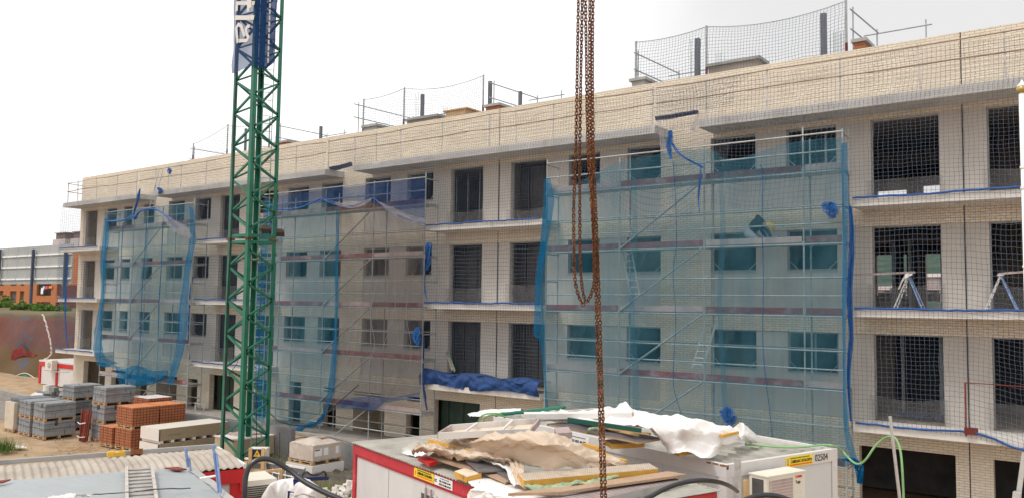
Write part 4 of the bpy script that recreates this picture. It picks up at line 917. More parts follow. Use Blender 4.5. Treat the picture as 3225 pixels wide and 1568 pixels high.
def corr(o, dx, dy, Lx, Ly, z, per, amp, name, m, parent, sag=0., over=.04, th=.004, box=False):
    mb = MB(); n = int(Lx/per)*8
    def fn(u, v):
        x = -over+u*(Lx+2*over); y = -over+v*(Ly+2*over); ph = (x/per) % 1
        h = (amp*math.sin(2*math.pi*x/per) if not box else amp*(1 if ph < .18 else 0))
        p = o+dx*x+dy*y; return Vector((p.x, p.y, z+h+sag*math.sin(math.pi*v)+.006*noise.noise(Vector((x*2, y*2, 3)))))
    mb.grid(fn, n, 10)
    k = len(mb.v); base = list(mb.v); nf = list(mb.f); mb.v += [p-Vector((0,0,th)) for p in base]; mb.f += [tuple(i+k for i in f)[::-1] for f in nf]; mb.mi += [0]*len(nf)
    nu = n
    for j in (0, 10):
        for i in range(nu):
            a = j*(nu+1)+i; mb.f.append((a, a+k, a+1+k, a+1)); mb.mi.append(0)
    return mb.build(name, m, parent)
corr(A, d1, n1, L1, W1, ZC+.006, .078, .010, 'corrugated_roof', ROOFM, rc)
# maker's plate on the red beam
def plate(u0, v0, u1, v1, o, d, nrm, parent, m, name, h, zc=None, off=.012):
    a = vplane(u0, v0, o, d); b = vplane(u1, v1, o, d); t0 = (a-o).dot(d); t1 = (b-o).dot(d); z = (a.z+b.z)/2 if zc is None else zc
    c = o+d*((t0+t1)/2)-nrm*off; c = Vector((c.x, c.y, z))
    MB().obb(c, d, nrm, UP, abs(t1-t0)/2, .003, h/2).build(name, m, parent); return c, abs(t1-t0)
zb = ZC-.02-BH/2
c, w = plate(1307, 1477, 1369, 1490, A, d1, n1, rc, SIGNY, 'sign_plate', .125, zb); f_ = c-n1*.005
lw = w
txt('CABISUAR CATALUNYA', rc, INK, f_-d1*(lw*.33)+UP*-.012, d1, UP, .05, align='LEFT', sx=lw*.8/.56, bold=.001)
txt('CONSTRUCCIONES MODULARES', rc, INK, f_-d1*(lw*.33)+UP*.036, d1, UP, .018, sx=lw*.8/.30)
MB().obb(f_+d1*(lw*.06)-UP*.034, d1, n1, UP, lw*.40, .001, .009).build('sign_stripe', INKO, rc)
MB().obb(f_-d1*(lw*.42)+UP*.0, d1, n1, UP, .013, .001, .028).obb(f_-d1*(lw*.42)-UP*.02, (d1+UP).normalized(), n1, (UP-d1).normalized(), .012, .0012, .012).build('sign_emblem', INKO, rc)
c, w = plate(1371, 1497, 1428, 1508, A, d1, n1, rc, SIGNW, 'phone_plate', .125, zb); f_ = c-n1*.005
txt('TEL: 93 803 64 00', rc, INK, f_-d1*(w*.22)-UP*.005, d1, UP, .032, sx=w*.68/.26, bold=.0008)
txt('FAX: 93 803 65 00', rc, INK, f_-d1*(w*.22)-UP*.046, d1, UP, .032, sx=w*.68/.26, bold=.0008)
txt('POL. IND. VENTA Y ALQUILER', rc, INK, f_-d1*(w*.16)+UP*.036, d1, UP, .012, sx=w*.55/.18)
txt('CC', rc, NAVY, f_-d1*(w*.47)-UP*.02, d1, UP, .05, sx=.8, bold=.002)
# window head and hooks low on the panel
c, w = plate(1318, 1560, 1372, 1575, A, d1, n1, rc, CABG, 'window_frame', .14, off=-.015)
MB().obb(c-n1*.004-UP*.02, d1, n1, UP, w*.38, .002, .06).build('window_pane', DARKPART, rc)
for t in (-.03, .12): MB().obb(c+d1*t-n1*.02+UP*.05, d1, n1, UP, .012, .012, .09).build('bracket', PINK, rc)
# ---- white cabin
Nn = Q(2288, 1463, ZC); e1 = Q(2637, 1411, ZC)-Nn; e1.z = 0; W2 = e1.length; e1.normalize(); g1 = Vector((-e1.y, e1.x, 0))    # g1 points left along the long side
L2 = 6.0
wc = E('site_cabin', (Nn.x, Nn.y, .5), 'white site cabin numbered 02504 with air conditioner and white tarpaulin on top', 'cabin')
bx('roof_beam', Nn, g1, e1, 0, L2, -.001, .08, ZC-.19, ZC, CABW, wc); bx('roof_beam', Nn, g1, e1, 0, L2, W2-.08, W2+.001, ZC-.19, ZC, CABW, wc)
bx('roof_beam', Nn, g1, e1, 0, .08, .081, W2-.081, ZC-.19, ZC-.001, CABW, wc); bx('roof_beam', Nn, g1, e1, L2-.08, L2, .081, W2-.081, ZC-.19, ZC-.001, CABW, wc)
for x in (0, L2-.14):
    for y in (0, W2-.14): bx('corner_post', Nn, g1, e1, x+.002, x+.14, y+.002, y+.14, .5, ZC-.191, CABW, wc)
for i in range(5): bx('wall_panel', Nn, g1, e1, .145+i*1.142, .145+(i+1)*1.142-.006, .02, .06, .5, ZC-.192, CABG, wc)
bx('wall_panel', Nn, g1, e1, .02, .06, .145, W2-.145-.0, .5, ZC-.192, CABG, wc); bx('wall_panel', Nn, g1, e1, L2-.06, L2-.02, .145, W2-.145, .5, ZC-.192, CABG, wc)
bx('wall_panel', Nn, g1, e1, .15, L2-.15, W2-.06, W2-.02, .5, ZC-.192, CABG, wc)
corr(Nn+e1*.09+g1*.09, e1, g1, W2-.18, L2-.18, ZC-.05, .26, .035, 'ribbed_roof', ROOFM, wc, over=0, box=True)
for q in ((.05,.03),(.09,.03),(.07,.08)):
    for y in (0, W2-.14): MB().obb(Nn+e1*(y+q[0])-g1*.002+UP*(-.26-q[1]), e1, g1, UP, .006, .004, .006).build('bolt', CABW, wc)
MB().obb(Nn+e1*.02-g1*.003-UP*.035, e1, g1, UP, .02, .004, .03).build('corner_bracket', DARKPART, wc)
RUSTP = mat('rust_patch', (.30,.15,.07), .9, var=.4, scale=30)
for s_ in (.02, .08, .2, .33): MB().obb(Nn+g1*s_-e1*.003-UP*(.012+.01*random.random()), g1, e1, UP, .04*random.random()+.02, .003, .012).build('rust_scab', RUSTP, wc)
c, w = plate(2474, 1444, 2558, 1440, Nn, e1, g1*-1*-1, wc, SIGNY, 'sign_plate', .155, ZC-.098, off=.006)
fz = c-g1*.005
txt('CABISUAR CATALUNYA', wc, INK, fz-e1*(w*.33)-UP*.02, e1, UP, .062, sx=w*.82/.69, bold=.0012)
txt('CONSTRUCCIONES MODULARES', wc, INK, fz-e1*(w*.36)+UP*.045, e1, UP, .022, sx=w*.82/.365)
MB().obb(fz+e1*(w*.06)-UP*.05, e1, g1, UP, w*.42, .001, .012).build('sign_stripe', INKO, wc)
MB().obb(fz-e1*(w*.43)+UP*.012, (e1*.8+UP*.2).normalized(), g1, UP, .018, .0012, .045).build('sign_emblem', PINK, wc); MB().obb(fz-e1*(w*.43)-UP*.035, (e1+UP).normalized(), g1, (UP-e1).normalized(), .016, .0014, .016).build('sign_emblem', INKO, wc)
a = vplane(2566, 1446, Nn, e1); a = Nn+e1*((a-Nn).dot(e1))-g1*.003
txt('02504', wc, INK, Vector((a.x, a.y, ZC-.148)), e1, UP, .15, sx=.92, bold=.0)
# sticker on the long side
q0 = vplane(1797, 1392, Nn, g1); t0 = (q0-Nn).dot(g1); q1 = vplane(1857, 1405, Nn, g1); t1 = (q1-Nn).dot(g1)
cc = Nn+g1*((t0+t1)/2)-e1*.006-UP*.095; MB().obb(cc, g1, e1, UP, abs(t1-t0)/2, .003, .075).build('phone_plate', SIGNW, wc)
txt('93 803 64 00', wc, INK, cc+g1*(abs(t1-t0)*.40)-e1*.005-UP*.055, -g1, UP, .06, sx=abs(t1-t0)*.8/.36, bold=.0012)
txt('CONSTRUCCIONES MODULARES', wc, INK, cc+g1*(abs(t1-t0)*.4)-e1*.005+UP*.03, -g1, UP, .02, sx=abs(t1-t0)*.8/.34)
MB().obb(cc+g1*(abs(t1-t0)*.5+.12), g1, e1, UP, .11, .003, .075).build('sign_plate', SIGNY, wc)
# ---- air conditioner
o0 = Nn-g1*.12; pa = vplane(2360, 1489, o0, e1); ta = (pa-o0).dot(e1); pb = vplane(2479, 1466, o0, e1); tb = (pb-o0).dot(e1); zt = (pa.z+pb.z)/2
ac = E('air_conditioner', (pa.x, pa.y, zt-.62), 'cream air conditioner unit mounted on the white numbered cabin', 'air conditioner')
Wc = tb-ta; o1 = o0+e1*ta; dp = -g1
def ab(name, x0, x1, y0, y1, z0, z1, m): return fbox(MB(), o1, e1, dp, x0, x1, y0, y1, z0, z1).build(name, m, ac)
ab('casing', 0, Wc, 0, .31, zt-.60, zt-.02, CREAMP); ab('lid', -.012, Wc+.012, -.01, .325, zt-.02, zt, CREAMP)
ab('side_grille', -.004, .0, .05, .25, zt-.55, zt-.06, DARKPART)
ab('fan_grille', .05, Wc*.66, .311, .314, zt-.56, zt-.07, PINK)
fr = MB()
for i in range(12): fbox(fr, o1, e1, dp, .05, Wc*.66, .315, .32, zt-.56+i*.0445, zt-.556+i*.0445)
for x in (.045, .07, Wc*.66): fbox(fr, o1, e1, dp, x, x+.008, .3205, .324, zt-.565, zt-.06)
fr.build('grille_wires', CREAMP, ac)
for i in range(4): ab('panel_groove', Wc*.71, Wc*.97, .311, .3125, zt-.30-i*.08, zt-.296-i*.08, CABG)
a = o1+e1*(Wc*.74)+dp*.312; txt('Tuga', ac, INK, Vector((a.x, a.y, zt-.17)), e1, UP, .06, bold=.0005)
MB().obb(a+e1*.02+UP*(zt-.075-a.z), e1, g1, UP, .018, .002, .018).build('logo', INKO, ac); MB().obb(a+e1*.10+UP*(zt-.075-a.z), e1, g1, UP, .05, .002, .016).build('logo', REDP2, ac)
for x in (.1, Wc-.15): ab('bracket', x, x+.03, -.1, .30, zt-.64, zt-.605, STEEL)
# grey post before the cabin corner
a = DP(2322, 1443, 11.2); b = DP(2338, 1600, 11.2); b = Vector((a.x, a.y, .7))
tag(MB().bar(b, a, .066, .045, e1).bar(b+e1*.036, a+e1*.036-UP*.02, .012, .07, e1).build('metal_post', ALU), 'dented grey metal post standing before the white cabin corner', 'post')
p_ = DP(2347, 1510, 11.5); tag(MB().bar((p_.x, p_.y, .7), p_, .05, .03, e1).bar(Vector((p_.x, p_.y, .7))+e1*.05, p_+e1*.05, .012, .04, e1).build('rusty_rail', WOODP), 'rust stained upright rail between the metal post and the air conditioner', 'rail')
# ================================================================ THINGS PILED ON THE CABIN ROOFS
PERF = mat('paint_worn_deck', (.66,.54,.42), .7, var=.1, scale=7, dirt=(.45,.36,.28), dscale=6, dlo=.55, dhi=.75)
def board(name, q, th, m, label, cat='board', mtop=None, holes=None, group=None, flat=False):
    c = [Q(*p) for p in q]; mb = MB(); lo = [p-Vector((0,0,th)) for p in c]
    n = len(c); mb.add(c+lo, [tuple(range(n)), tuple(range(2*n-1, n-1, -1))]+[(i, i+n, (i+1) % n+n, (i+1) % n) for i in range(n)]); mb.mi = [1 if mtop else 0]+[0]*(n+1)
    if (c[1]-c[0]).cross(c[2]-c[1]).z < 0: mb.f = [f[::-1] for f in mb.f]
    ms = [m]+([mtop] if mtop else [])
    if holes:
        nu, nv = holes; k = len(ms); ms.append(DARKPART); r_ = .009
        for i in range(nu):
            for j in range(nv):
                u, v = (i+.5+(.25 if j % 2 else -.25))/nu, (j+.5)/nv; p = c[0].lerp(c[1], u).lerp(c[3].lerp(c[2], u), v)+Vector((0,0,.002))
                ax = (c[1]-c[0]).normalized()*r_*1.5; ay = (c[3]-c[0]).normalized()*r_*.8; mb.add([p-ax-ay, p+ax-ay, p+ax+ay, p-ax+ay], [(0,1,2,3) if (c[1]-c[0]).cross(c[2]-c[1]).z > 0 else (3,2,1,0)], k)
    return tag(mb.build(name, ms if len(ms) > 1 else m), label, cat, group)
board('deck_plank', [(1347,1380,3.63),(1531,1427,3.58),(1592,1418,3.58),(1400,1373,3.63)], .075, WOODY, 'yellow edged perforated deck plank lying at the left on beige tarpaulin', 'plank', PERF, (44, 5))
board('deck_plank', [(1650,1512,3.52),(2073,1474,3.5),(2044,1457,3.5),(1632,1489,3.52)], .085, WOODY, 'long yellow perforated deck plank crossed by the chains', 'plank', PERF, (60, 7))
board('concrete_plank', [(1790,1592,3.40),(2143,1511,3.40),(2118,1499,3.40),(1720,1570,3.40)], .09, CONC, 'grey dotted deck plank at the bottom edge of the pile', 'plank', PINK, (56, 6))
board('chipboard_sheet', [(1351,1434,3.44),(1496,1482,3.42),(1540,1460,3.44),(1364,1424,3.46)], .028, CHIP, 'brown chipboard sheet sticking out under the beige tarpaulin at left', 'board')
board('film_faced_board', [(1466,1448,3.49),(1507,1482,3.46),(1600,1479,3.46),(1520,1448,3.49)], .02, PLYD, 'dark grey film faced board below the beige tarpaulin', 'board')
board('chipboard_sheet', [(1520,1486,3.41),(1592,1517,3.40),(1625,1505,3.42),(1560,1482,3.42)], .022, CHIP, 'small brown board in the middle beside the white tarpaulin strip', 'board')
board('film_faced_board', [(1563,1484,3.44),(1603,1507,3.43),(1640,1500,3.44),(1600,1479,3.45)], .02, PLYD, 'small dark board tucked behind the small brown board', 'board')
board('timber_stub', [(1431,1482,3.43),(1470,1500,3.42),(1517,1488,3.43),(1462,1473,3.43)], .075, WOODY, 'short yellow timber stub on the corrugated roof', 'timber', PERF)
board('red_block', [(1316,1437,3.42),(1352,1457,3.42),(1378,1450,3.42),(1342,1431,3.42)], .05, REDP, 'red and white wrapped block on the corrugated roof', 'block')
board('long_board', [(1600,1552,3.46),(1760,1548,3.46),(1960,1520,3.46),(2160,1492,3.46),(2105,1482,3.46),(1900,1512,3.46),(1700,1538,3.46)], .03, CHIP, 'long bent brown board under the long yellow plank', 'board')
# tray
c = [(1381,1362,3.82),(1672,1349,3.82),(1699,1316,3.82),(1421,1337,3.82)]
tr = E('upturned_tray', Q(*c[0]), 'long grey upturned steel tray with cross bars behind the beige tarpaulin', 'tray'); k = [Q(*q) for q in c]
for i in range(4): MB().bar(k[i]-UP*.04, k[(i+1) % 4]-UP*.04, .03, .09).build('rim', PINK if i % 2 else CONCW, tr)
fl = [p-UP*.075 for p in k]; MB().add(fl+[p-UP*.01 for p in fl], [(0,1,2,3),(7,6,5,4),(0,4,5,1),(1,5,6,2),(2,6,7,3),(3,7,4,0)]).build('floor', PERF, tr)
for f in (.28, .68): MB().bar(k[0].lerp(k[1], f), k[3].lerp(k[2], f), .03, .025).build('cross_bar', CONCW, tr)
board('film_faced_board', [(1722,1333,3.70),(2011,1391,3.60),(2085,1378,3.60),(1820,1324,3.72)], .03, CHIP, 'large dark board tied with green strap before the white tarpaulin', 'board', PLYD)
tag(MB().bar(Q(1788,1320,3.84), Q(2020,1354,3.74), .075, .06).build('green_beam', mat('green_beam', (.015,.085,.06), .45)), 'dark green steel beam lying on the large dark board', 'beam')
tag(MB().bar(Q(1900,1345,3.70), Q(2048,1366,3.68), .05, .03).bar(Q(1860,1338,3.68), Q(2010,1370,3.66), .04, .02).build('timber_laths', WOODP), 'thin wooden laths beside the green steel beam', 'timber')
tag(MB().bar(Q(1960,1332,3.70), Q(2035,1342,3.70), .06, .04).build('timber_stub', WOODY), 'yellow timber end showing under the white tarpaulin', 'timber')
board('deck_plank', [(1904,1383,3.52),(1926,1398,3.50),(2030,1392,3.52),(2000,1378,3.54)], .07, WOODY, 'yellow plank end jutting below the large dark board', 'plank', PERF, (5, 5))
board('concrete_plank', [(1650,1303,3.86),(1992,1299,3.86),(1992,1293,3.86),(1650,1296,3.86)], .085, CONCW, 'long pale grey plank between two folds of the white tarpaulin', 'plank')
board('timber_stub', [(2110,1403,3.50),(2140,1415,3.48),(2200,1403,3.50),(2150,1396,3.50)], .10, WOODY, 'rusty edged yellow frame end resting on the white tarpaulin', 'timber')
tag(MB().bar(Q(2272,1372,3.62), Q(2322,1360,3.62), .06, .04).build('timber_stub', WOODY), 'small yellow timber at the right part of white tarpaulin', 'timber')
board('concrete_plank', [(1746,1346,3.70),(1752,1364,3.66),(1802,1360,3.66),(1790,1342,3.70)], .09, PINK, 'stained plank end wrapped in cloth above the beige tarpaulin', 'plank')
for i, (a, b, lb) in enumerate((((1838,1398,3.50),(1890,1412,3.50),'upper orange batten right of the beige tarpaulin'),((1880,1432,3.46),(1972,1452,3.46),'long orange batten end right of the beige tarpaulin'),((1870,1420,3.44),(1925,1440,3.44),'short orange batten beside the chains'))):
    tag(MB().bar(Q(*a), Q(*b), .06, .045).build('batten', WOODY), lb, 'timber')
# tarpaulins
def cloth(name, rows, m, label, nu=90, nv=40, wr=.07, wf=(7, 3), seed=1, nrm=(0,-.3,1), cat='tarpaulin'):
    return tag(sheet([[Q(*p) for p in r] for r in rows], nu, nv, wr, wf, seed, nrm=Vector(nrm).normalized()).build(name, m), label, cat)
def zz(r, z): return [(u, v, z if not isinstance(z, list) else z[i]) for i, (u, v) in enumerate(r)]
cloth('beige_tarpaulin', [zz([(1440,1378),(1500,1368),(1560,1364),(1640,1363),(1730,1371),(1800,1390),(1870,1420),(1940,1448)], [3.6,3.72,3.82,3.86,3.86,3.78,3.62,3.5]),
    zz([(1440,1392),(1500,1388),(1560,1385),(1640,1385),(1730,1395),(1800,1415),(1870,1440),(1960,1456)], [3.6,3.72,3.84,3.88,3.86,3.74,3.6,3.5]),
    zz([(1450,1408),(1520,1412),(1590,1415),(1650,1420),(1730,1430),(1800,1440),(1870,1455),(1970,1460)], [3.56,3.62,3.70,3.72,3.70,3.64,3.54,3.5]),
    zz([(1470,1425),(1540,1432),(1610,1452),(1660,1468),(1730,1475),(1800,1468),(1870,1468),(1966,1464)], [3.52,3.55,3.54,3.53,3.53,3.52,3.5,3.49])], TARPB, 'large beige tarpaulin heaped over boards on the red framed cabin', 160, 80, .075, (5.5, 2.6), 91)
cloth('beige_tarpaulin', [zz([(1318,1402),(1345,1396),(1400,1400),(1460,1412),(1530,1428),(1600,1440)], 3.56), zz([(1300,1416),(1340,1412),(1400,1418),(1460,1430),(1530,1440),(1612,1452)], 3.58), zz([(1296,1426),(1330,1424),(1400,1434),(1450,1448),(1530,1452),(1605,1462)], 3.48)], TARPB, 'strip of beige tarpaulin under the left yellow plank', 80, 24, .05, (9, 3), 92)
cloth('beige_tarpaulin', [zz([(1600,1440),(1625,1446),(1650,1462)], 3.56), zz([(1608,1470),(1628,1474),(1650,1480)], 3.54), zz([(1622,1510),(1640,1512),(1662,1505)], 3.46), zz([(1650,1535),(1700,1530),(1790,1515)], 3.44)], TARPB, 'beige tarpaulin fold hanging down at the end of long yellow plank', 24, 50, .03, (3, 5), 93)
cloth('white_sheet', [zz([(1254,1418),(1275,1408),(1300,1392),(1326,1376)], [3.36,3.42,3.50,3.56]), zz([(1262,1422),(1285,1424),(1310,1415),(1334,1400)], [3.34,3.35,3.38,3.44]), zz([(1280,1428),(1300,1434),(1320,1434),(1345,1428)], [3.34,3.34,3.34,3.36])], TARPW, 'white sheet with a curled corner at the left of the pile', 40, 20, .02, (3, 2), 94, cat='sheet')
cloth('white_sheet', [zz([(1545,1458),(1580,1460),(1610,1464)], 3.50), zz([(1590,1475),(1602,1480),(1618,1484)], 3.50), zz([(1600,1500),(1610,1505),(1622,1505)], 3.46), zz([(1608,1520),(1618,1524),(1632,1525)], 3.42)], TARPW, 'narrow white sheet fold below the beige tarpaulin', 20, 40, .03, (3, 4), 95, cat='sheet')
r0 = [Q(*p) for p in zz([(1474,1512),(1530,1500),(1600,1518),(1680,1530),(1760,1545),(1860,1575)], 3.36)]
r1 = [Q(*p) for p in zz([(1490,1534),(1545,1540),(1610,1556),(1700,1580),(1790,1610),(1880,1640)], 3.36)]
r2 = [p-n1*.06-UP*.12 for p in r1]; r3 = [p-n1*.06-UP*.8 for p in r1]
tag(sheet([r0, r1, r2, r3], 80, 50, .05, (8, 4), 96, nrm=(-n1)).build('white_sheet', TARPW), 'white sheet draped over the front edge of the red framed cabin', 'sheet')
cloth('white_tarpaulin', [zz([(1640,1299),(1742,1282),(1790,1290),(1860,1291),(1932,1284),(1968,1268),(1995,1294),(2041,1303),(2100,1305),(2149,1309),(2210,1326),(2270,1338),(2312,1350)], [3.86]*6+[3.88]*2+[3.86]*2+[3.8,3.74,3.66]),
    zz([(1650,1312),(1745,1302),(1800,1308),(1860,1309),(1940,1306),(1985,1306),(2020,1318),(2070,1330),(2120,1338),(2160,1345),(2220,1355),(2290,1366),(2330,1372)], [3.8]*6+[3.86]*2+[3.82]*2+[3.72,3.62,3.56]),
    zz([(1670,1322),(1750,1318),(1800,1320),(1865,1332),(1945,1336),(2000,1334),(2050,1345),(2080,1370),(2120,1385),(2170,1390),(2235,1392),(2300,1392),(2345,1390)], [3.76]*5+[3.8,3.8,3.7,3.62,3.6,3.55,3.48,3.42]),
    zz([(1676,1326),(1752,1322),(1802,1326),(1868,1334),(1948,1338),(2030,1338),(2066,1368),(2090,1400),(2112,1428),(2170,1432),(2231,1441),(2280,1412),(2345,1400)], [3.74]*5+[3.76,3.66,3.50,3.42,3.42,3.38,3.36,3.36])], TARPW, 'large white tarpaulin crumpled over the pile on the white cabin', 190, 80, .062, (8, 2.6), 97)
cloth('white_tarpaulin', [zz([(2306,1352),(2320,1340),(2334,1328),(2350,1340),(2392,1378)], [3.5,3.6,3.72,3.66,3.42]), zz([(2305,1375),(2325,1372),(2345,1372),(2365,1380),(2396,1388)], [3.44,3.5,3.52,3.46,3.36]), zz([(2290,1400),(2315,1402),(2340,1398),(2368,1394),(2394,1390)], 3.34)], TARPW, 'upstanding corner of white tarpaulin at the right end of pile', 50, 30, .03, (5, 4), 98)
cloth('white_tarpaulin', [zz([(1470,1304),(1500,1296),(1560,1288),(1640,1286)], 3.84), zz([(1480,1312),(1520,1310),(1570,1304),(1640,1300)], 3.8)], TARPW, 'white tarpaulin edge beside the green hose loops', 30, 12, .02, (5, 2), 99)
# green pipe, straps, hoses
rope([Q(1560,1305,3.82), Q(1660,1295,3.84), Q(1780,1281,3.88)], .03, 'dark green plastic pipe lying behind the pale grey plank', mat('green_pipe', (.02,.16,.10), .4), 'pipe', 'pipe', .003, 20, 8)
rope([Q(1506,1332,3.6), Q(1515,1310,3.8), Q(1540,1301,3.86), Q(1575,1303,3.84), Q(1590,1314,3.74)], .014, 'light green hose loop at the left of the roof pile', GREENH, 'hose', 'hose', .002, 30, 6)
rope([Q(1522,1330,3.6), Q(1532,1312,3.8), Q(1552,1306,3.82), Q(1600,1312,3.78)], .012, 'second light green hose loop beside the first', GREENH, 'hose', 'hose', .002, 30, 6)
STRAP = mat('faded_green_strap', (.30,.38,.24), .8, var=.3, scale=9)
cloth('lifting_strap', [zz([(1650,1524),(1720,1526),(1790,1522),(1860,1508),(1945,1494)], 3.47), zz([(1650,1534),(1730,1540),(1800,1532),(1870,1520),(1950,1502)], 3.45)], STRAP, 'twisted faded green lifting strap under the long yellow plank', 50, 6, .04, (6, 2), 100, cat='strap')
rope([Q(1852,1362,3.64), Q(1856,1350,3.74), Q(1880,1347,3.74), Q(1885,1352,3.72)], .022, 'pale green strap round the large dark board', STRAP, 'lifting_strap', 'strap', .004, 20, 6)
zh = ZC+.03
rope([Q(2340,1398,zh), Q(2400,1402,zh), Q(2470,1407,zh), Q(2530,1406,zh), Q(2590,1400,zh), Q(2625,1403,zh), DP(2650,1417,14.6), DP(2680,1448,14.2), DP(2703,1460,14.0), DP(2727,1445,13.9), DP(2755,1405,13.8), DP(2780,1382,13.7), DP(2803,1373,13.5), DP(2822,1382,13.4), DP(2836,1420,13.3), DP(2843,1500,13.2), DP(2848,1640,13.2), DP(2850,1800,13.2)], .018, 'light green hose arching from the white cabin over the metal pole', GREENH, 'hose', 'hose', 0, 140, 7)
# black hoses in front
rope([DP(1990,2300,8.4), DP(1995,1750,8.5), DP(2010,1600,8.6), DP(2060,1556,8.8), DP(2130,1524,9.0), DP(2200,1512,9.2), DP(2260,1516,9.5), DP(2300,1530,10.0), DP(2322,1546,10.9)], .026, 'thick black hose arching below the yellow plank end', BLACK, 'hose', 'hose', 0, 60, 9)
rope([DP(2300,2300,8.0), DP(2306,1750,8.1), DP(2330,1600,8.2), DP(2365,1566,8.3), DP(2420,1558,8.4), DP(2480,1572,8.5), DP(2520,1600,8.6), DP(2545,1720,8.6), DP(2550,2300,8.6)], .028, 'black hose hump at the bottom below the air conditioner', BLACK, 'hose', 'hose', 0, 40, 9)
rope([DP(775,2400,9.2), DP(774,1900,9.2), DP(772,1640,9.2), DP(771,1560,9.2), DP(774,1500,9.25), DP(790,1462,9.3), DP(822,1444,9.35), DP(860,1449,9.4), DP(910,1478,9.4), DP(960,1516,9.3), DP(1020,1548,9.2), DP(1110,1590,9.1), DP(1250,1680,9.0), DP(1380,1850,8.9), DP(1420,2400,8.8)], .030, 'long thick black hose arching in front of the warning sign', BLACK, 'hose', 'hose', 0, 150, 10)
# poles at the right, lamp post
tag(MB().bar(DP(2803,1310,12.6), DP(2842,1640,12.6), .046, .03, R.col[0]).build('metal_pole', ALU), 'leaning bright aluminium pole in front of the right hand garage', 'pole')
tag(MB().bar(DP(3226,1425,9.5), DP(3196,1640,9.5), .05, .05).bar(DP(3204,1548,9.4), DP(3196,1640,9.4), .075, .075).build('metal_pole', ALU), 'slanting pole at the lower right corner', 'pole')
lp_ = DP(3219, 285, 8.); lb_ = Vector((lp_.x, lp_.y, .1))
post = E('lamp_post', lb_, 'slim white lamp post with a small gilt finial at the right edge', 'post')
MB().tube([lb_, lp_], .030, 14).build('shaft', WHITE, post, smooth=True)
GOLD = mat('tarnished_gilt', (.45,.33,.12), .4, .6)
MB().tube([lp_-UP*.03, lp_, lp_+UP*.02, lp_+UP*.045], [.036,.05,.05,.03], 16).build('collar', GOLD, post, smooth=True)
MB().tube([lp_+UP*.03, lp_+UP*.05, lp_+UP*.075, lp_+UP*.10], [.044,.040,.016,.006], 16).build('finial', WHITE, post, smooth=True)
for v in (530, 595, 840): q = DP(3219, v, 8.); MB().tube([(lb_.x, lb_.y, q.z-.012), (lb_.x, lb_.y, q.z+.012)], .037, 14).build('band', WHITE, post)
# ================================================================ STORAGE YARD ON THE LEFT
random.seed(33)
def pallet(mb, x, y, z, wx, wy, mi=0):
    for i in range(5):
        a = x+(wx-.1)*i/4; mb.box(a, a+.1, y, y+wy, z+.10, z+.12, mi)
    for j in range(3):
        b = y+(wy-.09)*j/2
        mb.box(x, x+wx, b, b+.09, z+.078, z+.099, mi); mb.box(x, x+wx, b, b+.09, z, z+.02, mi)
        for i in range(3): a = x+(wx-.14)*i/2; mb.box(a, a+.14, b, b+.09, z+.021, z+.077, mi)
def block_load(nx, ny, z, label, rows=3, wx=1.0, wy=1.2, hh=.19, dark=False, group='pallet loads of grey concrete blocks'):
    """nx, ny: right-hand near corner"""
    x0, y0 = nx-wx, ny
    jx, jy = random.uniform(-.025, .025), random.uniform(-.025, .025)
    g = E('block_load', (nx-wx/2, ny+wy/2, z), label, 'concrete blocks', group)
    p = MB(); pallet(p, x0+jx, y0+jy, z, wx, wy); p.build('pallet', PALLET, g)
    m = MB(); cols = 5; L_ = .40
    for k in range(rows):
        zz0 = z+.125+k*hh; off = (.2 if k % 2 else 0)
        for i in range(cols):
            xx = x0+i*wx/cols; y = y0-off*.0
            segs_ = [(0,.4),(.4,.8),(.8,1.2)] if k % 2 == 0 else [(0,.2),(.2,.6),(.6,1.0),(1.0,1.2)]
            for a, b in segs_:
                if random.random() < .06 and k > 0 and b-a > .3: a += .12
                d = random.uniform(-.012, .012); e_ = random.uniform(-.012, .012)
                m.box(xx+.005+(e_ if i in (0, cols-1) else 0), xx+wx/cols-.005+(e_ if i == cols-1 else 0), y0+a*wy/1.2+.004+d, y0+b*wy/1.2-.004+d, zz0+.002, zz0+hh-.004)
    m.build('concrete_blocks', BLOCKD if dark else BLOCK, g)
    s = MB()
    for k in range(1, rows):
        zz0 = z+.125+k*hh+hh*.55; e_ = .012
        s = MB(); s.bar((x0-e_, y0-e_-.01, zz0), (nx+e_+.015, y0-e_-.01, zz0-.03), .006, .014).bar((nx+e_+.015, y0-e_-.01, zz0-.03), (nx+e_+.015, y0+wy+e_, zz0), .006, .014).build('strap', BLACK, g)
    return g
def corner(u, v, z=0.): q = Q(u, v, z); return q.x, q.y
HL = .125+3*.19+.006
x, y = corner(137, 1384)
for k, lb in ((0,'lower'),(1,'upper')):
    H2 = .125+2*.215+.29
    block_load(x, y, k*HL, '%s load of grey blocks, front right of the left cluster' % lb, wx=1.0)
    block_load(x-1.22, y-.02, k*HL, '%s load of grey blocks, middle of the left cluster' % lb)
    block_load(x-2.42, y+.12, k*HL, '%s load of grey blocks at the left of the cluster, darker' % lb, dark=True)
x, y = corner(323, 1392)
for k, lb in enumerate(('bottom','middle','top')): block_load(x, y+.02*k, k*HL, '%s load of the tall block stack beside the orange bricks' % lb)
x, y = -35.95, -7.5; HT = .125+3*.166+.006
for k, lb in enumerate(('bottom','middle','top')): block_load(x, y-.02*k, k*HT, '%s load of the tall block stack behind the others' % lb, dark=(k < 2), hh=.166)
x, y = corner(40, 1362)
g = E('wrapped_pallet', (x-.4, y+.4, 0), 'beige wrapped pallet standing at the left of the grey blocks', 'pallet')
p = MB(); pallet(p, x-.9, y, 0, .9, .9); p.build('pallet', PALLET, g); MB().box(x-.88, x-.02, y+.01, y+.89, .125, 1.22).build('wrapped_goods', mat('beige_wrap', (.55,.48,.38), .6, var=.1, dirt=(.42,.35,.27), dscale=4), g)
